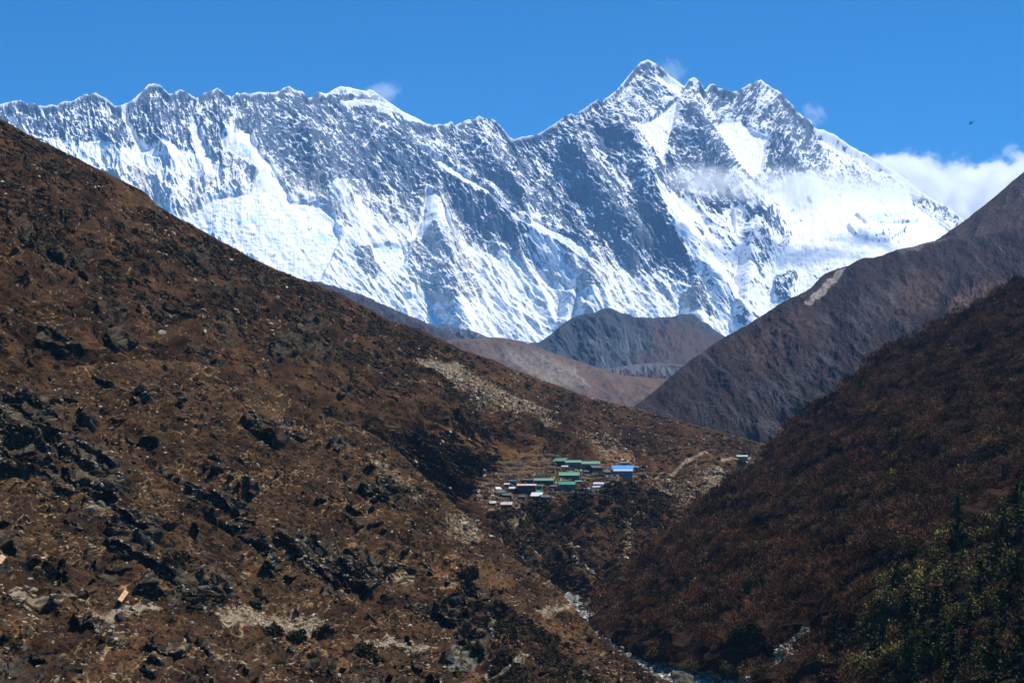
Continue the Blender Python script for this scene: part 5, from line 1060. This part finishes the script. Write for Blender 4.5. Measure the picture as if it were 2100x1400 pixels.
# ================================================================== STEPPED RETAINING WALL
def retaining():
    c = at(SB, 950, 1372, 3); e = empty("retaining_wall", c); tag(e, "grey stepped dry-stone retaining wall under the path bend where the blue backpack hiker stands", "retaining wall")
    rows = [(1374, 925, 972), (1360, 918, 978), (1346, 914, 980), (1333, 922, 976), (1322, 928, 966)]
    for i in range(4):
        y0, xa, xb = rows[i]; n, m = 150, 26; us = np.linspace(0, 1, n)
        lo = [at(SB, xa+(xb-xa)*u, y0+2*math.sin(u*9+i), 3) for u in (0, .25, .5, .75, 1)]; hi = [at(SB, rows[i+1][1]+(rows[i+1][2]-rows[i+1][1])*u, rows[i+1][0]+2*math.sin(u*9+i+1), 3) for u in (0, .25, .5, .75, 1)]
        L = np.array([np.interp(us, [0, .25, .5, .75, 1], [p[k] for p in lo]) for k in range(3)]).T; Hh = np.array([np.interp(us, [0, .25, .5, .75, 1], [p[k] for p in hi]) for k in range(3)]).T
        L[:, 1] -= .9; V = []
        for v in np.linspace(0, 1, m):
            f = v/.8 if v < .8 else 1; dy = (v*.35 if v < .8 else .28+(v-.8)/.2*.72)
            wl, idd = worley(us*13+i*7, np.full(n, v*4.0), 5+i); w = L*1.0; w = np.stack([L[:, 0]*(1-v)+Hh[:, 0]*v, L[:, 1]*(1-dy)+(Hh[:, 1]-.9)*dy, L[:, 2]*(1-f)+(Hh[:, 2]+.1)*f], 1); w[:, 1] -= (idd-.5)*.5-.25*wl; w[:, 2] += (idd-.5)*.16
            w[0, 1] += 1.5; w[-1, 1] += 1.5; w[0, 2] -= .5; w[-1, 2] -= .5; V.append((w, lc((.02,.02,.018), (.15,.147,.13), np.clip(idd*1.1+.2*gn(us*40, np.full(n, v*9.), 4)-.1, 0, 1))*(1-.6*ss(.5, .8, wl))[:, None]))
        P = np.stack([v[0] for v in V])-np.array(c); C = np.stack([v[1] for v in V]); ix = np.arange(m*n).reshape(m, n); Q = np.stack([ix[:-1, :-1], ix[:-1, 1:], ix[1:, 1:], ix[1:, :-1]], -1).reshape(-1, 4)
        link("tier", np_mesh("tier", P.reshape(-1, 3), Q, C.reshape(-1, 3)), m_rock, e)
retaining()

# ================================================================== PEOPLE
def skin_obj(name, pts, edges, rad, mat, parent, sub=1):
    me = bpy.data.meshes.new(name); me.from_pydata(pts, edges, []); me.update(); o = link(name, me, mat, parent)
    md = o.modifiers.new("skin", 'SKIN'); md.use_smooth_shade = True
    for i, r in enumerate(rad): me.skin_vertices[0].data[i].radius = (r, r) if not isinstance(r, tuple) else r
    for i in range(len(rad)): me.skin_vertices[0].data[i].use_root = (i == 0)
    sd = o.modifiers.new("sub", 'SUBSURF'); sd.levels = sub; sd.render_levels = sub; return o
SKIN = mat_plain("skin", (.30,.17,.11), (.26,.14,.09), 8, .6); HAIR = mat_plain("black_hair", (.015,.012,.01), (.01,.01,.01), 8, .6)
CL = {n: mat_plain(n+"_cloth", c, tuple(v*.7 for v in c), 6, .85) for n, c in dict(black=(.02,.02,.022), blue=(.03,.10,.42), navy=(.02,.03,.06), red=(.35,.04,.04), tan=(.35,.27,.18), white=(.7,.7,.7), grey=(.12,.12,.13), green=(.05,.12,.06), teal=(.05,.2,.25)).items()}
def person(loc, rz, label, top='black', legs='black', pack=None, stride=.25, bend=0.0, arms=.2, S=None, group=None):
    e = empty("person", loc, rz); tag(e, label, "person", group); b = bend; Y = lambda z: -b*max(0, z-.95)*.9      # facing -y; leaning forward by bend
    s = stride; pel = (0, 0, .95); che = (0, Y(1.28), 1.28-.04*b); nek = (0, Y(1.47)-.01, 1.46-.1*b); hd = (0, Y(1.6)-.03, 1.60-.15*b); tp = (0, Y(1.72)-.03, 1.70-.18*b); nose = (0, hd[1]-.115, hd[2]-.01)
    pts = [pel, che, nek, hd, tp, nose]; ed = [(0, 1), (1, 2), (2, 3), (3, 4), (3, 5)]; rad = [.125, (.15, .11), .052, (.078, .092), .06, .016]
    J = {}
    for sgn in (-1, 1):
        f = s*sgn; hip = (.09*sgn, 0, .90); kn = (.10*sgn, -f*.55-.03, .49); an = (.10*sgn, -f+.04, .09); toe = (.11*sgn, -f-.12, .035); o = len(pts)
        pts += [hip, kn, an, toe]; ed += [(0, o), (o, o+1), (o+1, o+2), (o+2, o+3)]; rad += [.085, .055, .038, .032]; J[sgn] = (hip, kn, an, toe)
        sh = (.17*sgn, che[1]*1.05, 1.40-.06*b); el = (.22*sgn, che[1]+arms*.4*sgn*(1 if s else 0)-.03, 1.13-.04*b); wr = (.21*sgn, che[1]-.14+arms*sgn*.5, .92); o = len(pts)
        pts += [sh, el, wr, (wr[0], wr[1]-.03, wr[2]-.07)]; ed += [(1, o), (o, o+1), (o+1, o+2), (o+2, o+3)]; rad += [.05, .04, .026, .03]; J[sgn] += (sh, el, wr); pm = o+3
        for q, (dx, L) in enumerate([(-.024, .055), (-.008, .07), (.008, .066), (.024, .05)]):
            o = len(pts); w = pts[pm]; pts += [(w[0]+dx*.4, w[1]+dx, w[2]-.045), (w[0]+dx*.5-.008*sgn, w[1]+dx, w[2]-.045-L)]; ed += [(pm, o), (o, o+1)]; rad += [.009, .008]
        o = len(pts); w = pts[pm]; pts += [(w[0]-.01*sgn, w[1]-.045, w[2]-.02), (w[0]-.015*sgn, w[1]-.055, w[2]-.06)]; ed += [(pm, o), (o, o+1)]; rad += [.010, .008]
    skin_obj("body", pts, ed, rad, SKIN, e)
    ja = [pel, che, (0, nek[1], nek[2]-.05)]; je = [(0, 1), (1, 2)]; jr = [(.155, .13), (.185, .14), .08]
    for sgn in (-1, 1):
        h_, k_, a_, t_, sh, el, wr = J[sgn]; o = len(ja); ja += [sh, el, wr]; je += [(1, o), (o, o+1), (o+1, o+2)]; jr += [.068, .056, .042]
    skin_obj("jacket", ja, je, jr, CL[top], e)
    ta = [(0, 0, .98)]; te = []; tr_ = [(.15, .12)]
    for sgn in (-1, 1):
        h_, k_, a_, t_ = J[sgn][:4]; o = len(ta); ta += [h_, k_, (a_[0], a_[1], a_[2]+.03)]; te += [(0, o), (o, o+1), (o+1, o+2)]; tr_ += [.105, .075, .06]
    skin_obj("trousers", ta, te, tr_, CL[legs], e)
    for sgn in (-1, 1): a_, t_ = J[sgn][2:4]; skin_obj("shoe", [(a_[0], a_[1]+.03, .05), (t_[0], t_[1], .045)], [(0, 1)], [.05, .042], CL['black'], e)
    skin_obj("hair", [(0, hd[1]+.035, hd[2]+.02), (0, tp[1]+.02, tp[2]+.015)], [(0, 1)], [.085, .075], HAIR, e)
    for sgn in (-1, 1): skin_obj("eye", [(.03*sgn, hd[1]-.085, hd[2]+.015), (.03*sgn, hd[1]-.092, hd[2]+.015)], [(0, 1)], [.008, .007], CL['black'], e, 0)
    if pack:
        skin_obj("backpack", [(0, che[1]+.24, 1.05), (0, che[1]+.25, 1.25), (0, che[1]+.22, 1.48)], [(0, 1), (1, 2)], [(.17, .12), (.18, .13), (.14, .1)], CL[pack], e)
    return e
def per(x, y, rz, label, **kw):
    p = at(SB, x, y, 3.0); return person(p-Vector((0, 0, .05)), H(rz), label, **kw)
per(485, 1251, 160, "hiker in dark clothes striding along the pale stone ledge left of the green tarp", top='black', legs='navy', pack='navy', stride=.3)
per(902, 1316, 120, "dark clothed hiker standing between the black upright stone and the hiker with the blue pack", top='black', legs='black', stride=.1)
per(935, 1321, 10, "hiker with a big bright blue backpack above the stepped retaining wall", top='blue', legs='navy', pack='blue', stride=.2, bend=.2).rotation_euler.z = H(165)
per(990, 1334, 90, "hiker in grey blue walking right of the retaining wall, first of the group", top='teal', legs='black', pack='grey', stride=.3)
per(999, 1338, 90, "hiker with round dark pack bending forward, second of the group right of the wall", top='black', legs='grey', pack='navy', stride=.3, bend=.5)
per(1005, 1339, 90, "small hiker in red at the right end of the group beside the retaining wall", top='red', legs='black', stride=.2, bend=.4)
per(1130, 1249, 170, "left of two hikers standing side by side on the sunlit trail bend", top='grey', legs='navy', stride=.1)
per(1135, 1249, 190, "right of two hikers standing side by side on the sunlit trail bend", top='tan', legs='black', pack='navy', stride=.12)
per(1150, 1240, 100, "hiker just behind the two standing side by side, near the trail's end", top='black', legs='grey', stride=.25)
per(255, 1238, 100, "porter in dark clothes bent under a stack of orange boards", top='black', legs='black', stride=.3, bend=.5)
per(1084, 1332, 80, "hiker with dark jacket on the short pale path low on the spur", top='black', legs='navy', stride=.25)
# ------- boards, shelter, helicopter
M['ply'] = mat_plain("orange_planks", (.62,.34,.17), (.70,.44,.24), 3, .7, stretch=(6, 6, .5))
def planks(x, yb, w, h, label, roll, n=4, S=None):
    c = at(S or SB, x, yb, 3); k = c.y/F; e = empty("plank_stack", c+Vector((0, -.6, .55))); e.rotation_euler = (H(-42), H(roll), H(6)); h = h*1.35; tag(e, label, "wooden boards")
    for i in range(n):
        o = MB().box(-w*k/2, w*k/2, i*.06, i*.06+.05, R.uniform(-.05, .05), h*k+R.uniform(-.08, .08)).build("plank", M['ply'], e)
    for z in (.35, .7): MB().box(-w*k/2-.02, w*k/2+.02, -.02, n*.06+.01, h*k*z-.02, h*k*z+.02).build("strap", CL['black'], e)
planks(246, 1236, 10, 22, "tall stack of light orange boards tilted right, carried by the bent porter", 32)
planks(312, 1221, 12, 16, "stack of light orange boards leaning right beside the round grey stone", 26)
planks(-2, 1158, 12, 16, "pale orange boards at the left picture edge above the rubble", 30)
c = at(SB, 2, 1147); e = empty("bundle", c+Vector((0, -.6, 1.3))); tag(e, "bright turquoise bundle on the boards at the left picture edge", "bundle"); skin_obj("sack", [(-.5, 0, 0), (0, 0, .06), (.45, 0, -.02)], [(0, 1), (1, 2)], [.28, .36, .22], CL['teal'], e)
c = at(SB, 532, 1249, 3); k = c.y/F; e = empty("tarp_shelter", c, H(-8)); tag(e, "bright green tarp shelter on the stone ledge beside the thin dark bush", "shelter")
w = 15*k; V = []; 
for j in range(7):
    for i in range(5): u = j/6; v = i/4; V.append(((u-.5)*w, (v-.5)*2.0, .75+.55*math.sin(math.pi*min(1, max(0, .15+.5*v)))*(1-.5*u**2)-.12*math.sin(u*9)*(1-v)))
V2 = V+[(a, b_, z-.04) for a, b_, z in V]; Q = []
for j in range(6):
    for i in range(4): o = j*5+i; Q += [(o, o+5, o+6, o+1), (o+35, o+36, o+41, o+40)]
for j in range(6): Q += [(j*5, j*5+35, j*5+40, j*5+5), (j*5+4, j*5+9, j*5+44, j*5+39)]
Q += [(i, i+1, i+36, i+35) for i in range(4)]+[(30+i, 65+i, 66+i, 31+i) for i in range(4)]
link("tarp", py_mesh("tarp", V2, Q), M['tarpg'], e)
for sx in (-1, 1):
    for sy in (-1, 1): MB().tube([(sx*w*.44, sy*.9, -.4), (sx*w*.44, sy*.9, .85)], .03, .03, 6).build("pole", M['dark'], e)

def helicopter():
    p = Vector(unproj(np.float64(1991), np.float64(253), np.float64(2000))); e = empty("helicopter", p, H(205)); e.rotation_euler = (H(4), H(-6), H(202)); tag(e, "small black and white helicopter flying in the blue sky at the upper right", "helicopter")
    W = mat_plain("white_paint", (.8,.8,.8), (.75,.75,.75), 1, .3); K = mat_plain("black_paint", (.02,.02,.03), (.015,.015,.02), 1, .3)
    Vf = []; n = 14; prof = [(-2.3, .05, 0, -.2), (-2.1, .5, .05, -.15), (-1.5, .85, .12, 0), (-.5, 1.02, .2, .08), (.8, 1.0, .22, .1), (1.8, .75, .3, .25), (2.6, .38, .45, .45), (3.0, .22, .5, .5)]
    for y, r, _, zc in prof:
        for i in range(n): a = 2*math.pi*i/n; Vf.append((r*.85*math.cos(a), y, zc+r*.95*math.sin(a)))
    Q = [(j*n+i, j*n+(i+1) % n, (j+1)*n+(i+1) % n, (j+1)*n+i) for j in range(len(prof)-1) for i in range(n)]+[tuple(range(n))[::-1]]
    f = link("fuselage", py_mesh("fuselage", Vf, Q), K, e)
    link("windscreen", py_mesh("windscreen", [(v[0]*1.02, v[1]-.03, v[2]*1.02+.01) for v in Vf[:4*n]], [q for q in Q[:3*n] if (q[0] % n) < 7]), M['pane'], f)
    MB().hexa([(-.95, -1, -.25), (-.9, -1, -.25), (-.9, 1.6, -.1), (-.95, 1.6, -.1), (-.93, -1, .35), (-.88, -1, .35), (-.86, 1.6, .45), (-.91, 1.6, .45)]).hexa([(.9, -1, -.25), (.95, -1, -.25), (.95, 1.6, -.1), (.9, 1.6, -.1), (.88, -1, .35), (.93, -1, .35), (.91, 1.6, .45), (.86, 1.6, .45)]).build("door_panel", W, f)
    MB().hexa([(-.4, -.6, .95), (.4, -.6, .95), (.45, 1.4, .9), (-.45, 1.4, .9), (-.3, -.4, 1.4), (.3, -.4, 1.4), (.35, 1.2, 1.4), (-.35, 1.2, 1.4)]).build("engine_cowling", W, f)
    MB().tube([(0, 2.7, .5), (0, 4.8, .7), (0, 6.8, .95)], .24, .10, 8).build("tail_boom", K, e)
    t = MB().hexa([(-.04, 6.2, .9), (.04, 6.2, .9), (.04, 7.0, .9), (-.04, 7.0, .9), (-.04, 6.9, 2.0), (.04, 6.9, 2.0), (.04, 7.3, 2.0), (-.04, 7.3, 2.0)]).build("tail_fin", K, e)
    MB().box(.12, .16, 5.95, 7.75, 1.25, 1.37).box(.12, .16, 6.79, 6.91, .45, 2.2).build("tail_rotor", K, e)
    MB().tube([(0, .2, 1.35), (0, .2, 1.9)], .1, .08, 8).build("rotor_mast", K, e)
    for i in range(3):
        a = H(25+120*i); bl = MB().box(.2, 5.3, -.15, .15, -.02, .02).build("rotor_blade", K, e); bl.location = (0, .2, 1.9); bl.rotation_euler = (0, H(-2), a)
    for sx in (-1, 1):
        MB().tube([(sx*1.0, -2.0, -1.35), (sx*1.0, -1.6, -1.5), (sx*1.0, 1.8, -1.5)], .05, .05, 6).build("skid", K, e)
        for y in (-1, 1): MB().tube([(sx*.5, y, -.7), (sx*1.0, y, -1.5)], .04, .04, 6).build("skid_strut", K, e)
helicopter()

# ================================================================== AIR AND CLOUDS
b = MB().box(-15500, 15500, -1200, 20500, -140, 3600); hz = b.build("haze", None); tag(hz, kind="stuff", label="thin blue air haze filling the valley")
mh = bpy.data.materials.new("air"); mh.use_nodes = True; nt = mh.node_tree; nt.nodes.remove(nt.nodes["Principled BSDF"]); pv = nt.nodes.new("ShaderNodeVolumePrincipled")
pv.inputs["Color"].default_value = (.27,.58,1,1); pv.inputs["Density"].default_value = 2.4e-5; pv.inputs["Anisotropy"].default_value = 0.0
nt.links.new(pv.outputs[0], nt.nodes["Material Output"].inputs["Volume"]); hz.data.materials.append(mh)

def cloud(px, py, D, rx, ry, rz_, dens, label, seed, nscale=2.2, thr=.45, roll=0.0, soft=.25):
    """soft vapour body: a closed lumpy ellipsoid whose even noise thins out towards its skin"""
    import bmesh
    p = Vector(unproj(np.float64(px), np.float64(py), np.float64(D))); k = D/F
    bm = bmesh.new(); bmesh.ops.create_icosphere(bm, subdivisions=4, radius=1.0); me = bpy.data.meshes.new("cloud"); bm.to_mesh(me); bm.free()
    o = link("cloud", me); o.location = p; o.scale = (rx*k, ry*k, rz_*k); o.rotation_euler = (0, H(roll), 0); tag(o, label, "cloud")
    m = bpy.data.materials.new("vapour"); m.use_nodes = True; nt = m.node_tree; nt.nodes.remove(nt.nodes["Principled BSDF"])
    tc = nt.nodes.new("ShaderNodeTexCoord"); ln = nt.nodes.new("ShaderNodeVectorMath"); ln.operation = 'LENGTH'; nt.links.new(tc.outputs["Object"], ln.inputs[0])
    fo = nt.nodes.new("ShaderNodeMapRange"); fo.inputs["From Min"].default_value = 1.0; fo.inputs["From Max"].default_value = .25; nt.links.new(ln.outputs["Value"], fo.inputs["Value"])
    mp = nt.nodes.new("ShaderNodeMapping"); mp.inputs["Scale"].default_value = (rx/rz_*.8, ry/rz_*.8, 1.0); mp.inputs["Location"].default_value = (seed*7.3, seed*3.1, 0); nt.links.new(tc.outputs["Object"], mp.inputs[0])
    nz = nt.nodes.new("ShaderNodeTexNoise"); nz.inputs["Scale"].default_value = nscale; nz.inputs["Detail"].default_value = 6; nz.inputs["Roughness"].default_value = .6; nt.links.new(mp.outputs[0], nz.inputs["Vector"])
    ad = nt.nodes.new("ShaderNodeMath"); ad.operation = 'MULTIPLY_ADD'; ad.inputs[1].default_value = .40; nt.links.new(fo.outputs[0], ad.inputs[0]); nt.links.new(nz.outputs["Fac"], ad.inputs[2])
    cr = nt.nodes.new("ShaderNodeMapRange"); cr.inputs["From Min"].default_value = thr+.17; cr.inputs["From Max"].default_value = thr+.17+soft; cr.inputs["To Max"].default_value = dens; nt.links.new(ad.outputs[0], cr.inputs["Value"])
    sk = nt.nodes.new("ShaderNodeMapRange"); sk.inputs["From Min"].default_value = 1.0; sk.inputs["From Max"].default_value = .75; nt.links.new(ln.outputs["Value"], sk.inputs["Value"])
    mu = nt.nodes.new("ShaderNodeMath"); mu.operation = 'MULTIPLY'; nt.links.new(cr.outputs[0], mu.inputs[0]); nt.links.new(sk.outputs[0], mu.inputs[1])
    v = nt.nodes.new("ShaderNodeVolumePrincipled"); v.inputs["Color"].default_value = (1, 1, 1, 1); nt.links.new(mu.outputs[0], v.inputs["Density"]); v.inputs["Anisotropy"].default_value = .2
    nt.links.new(v.outputs[0], nt.nodes["Material Output"].inputs["Volume"]); me.materials.append(m); return o
cloud(2050, 430, 15200, 350, 170, 140, .030, "big white cloud bank behind the right shoulder of the snow mountain", 1, thr=.46, nscale=3.4, roll=-7)
cloud(1850, 375, 14700, 130, 90, 80, .022, "white cloud puff rising behind the descending snow ridge", 2, thr=.42, nscale=3.0)
cloud(1660, 385, 11700, 280, 60, 58, .0062, "thin grey white cloud drifting across the right snow face", 3, thr=.44, nscale=3.2)
cloud(1450, 372, 11700, 130, 45, 52, .0080, "faint cloud wisp on the dark buttress below the main summit", 4, thr=.46, nscale=2.8)
cloud(1830, 392, 11900, 120, 50, 46, .008, "thicker cloud tuft crossing the descending snow ridge", 5, thr=.45, nscale=2.8)
cloud(785, 190, 15500, 50, 30, 30, .0035, "small wind-blown wisp right of the rounded distant summit", 6, roll=-10, thr=.42, nscale=2.8)
cloud(1375, 150, 13900, 44, 25, 44, .0035, "spindrift wisp blowing off the highest summit", 7, roll=40, thr=.45, nscale=2.8)
cloud(1665, 240, 13800, 36, 20, 44, .0045, "spindrift wisp blowing off the right hand ridge", 8, roll=40, thr=.45, nscale=2.8)
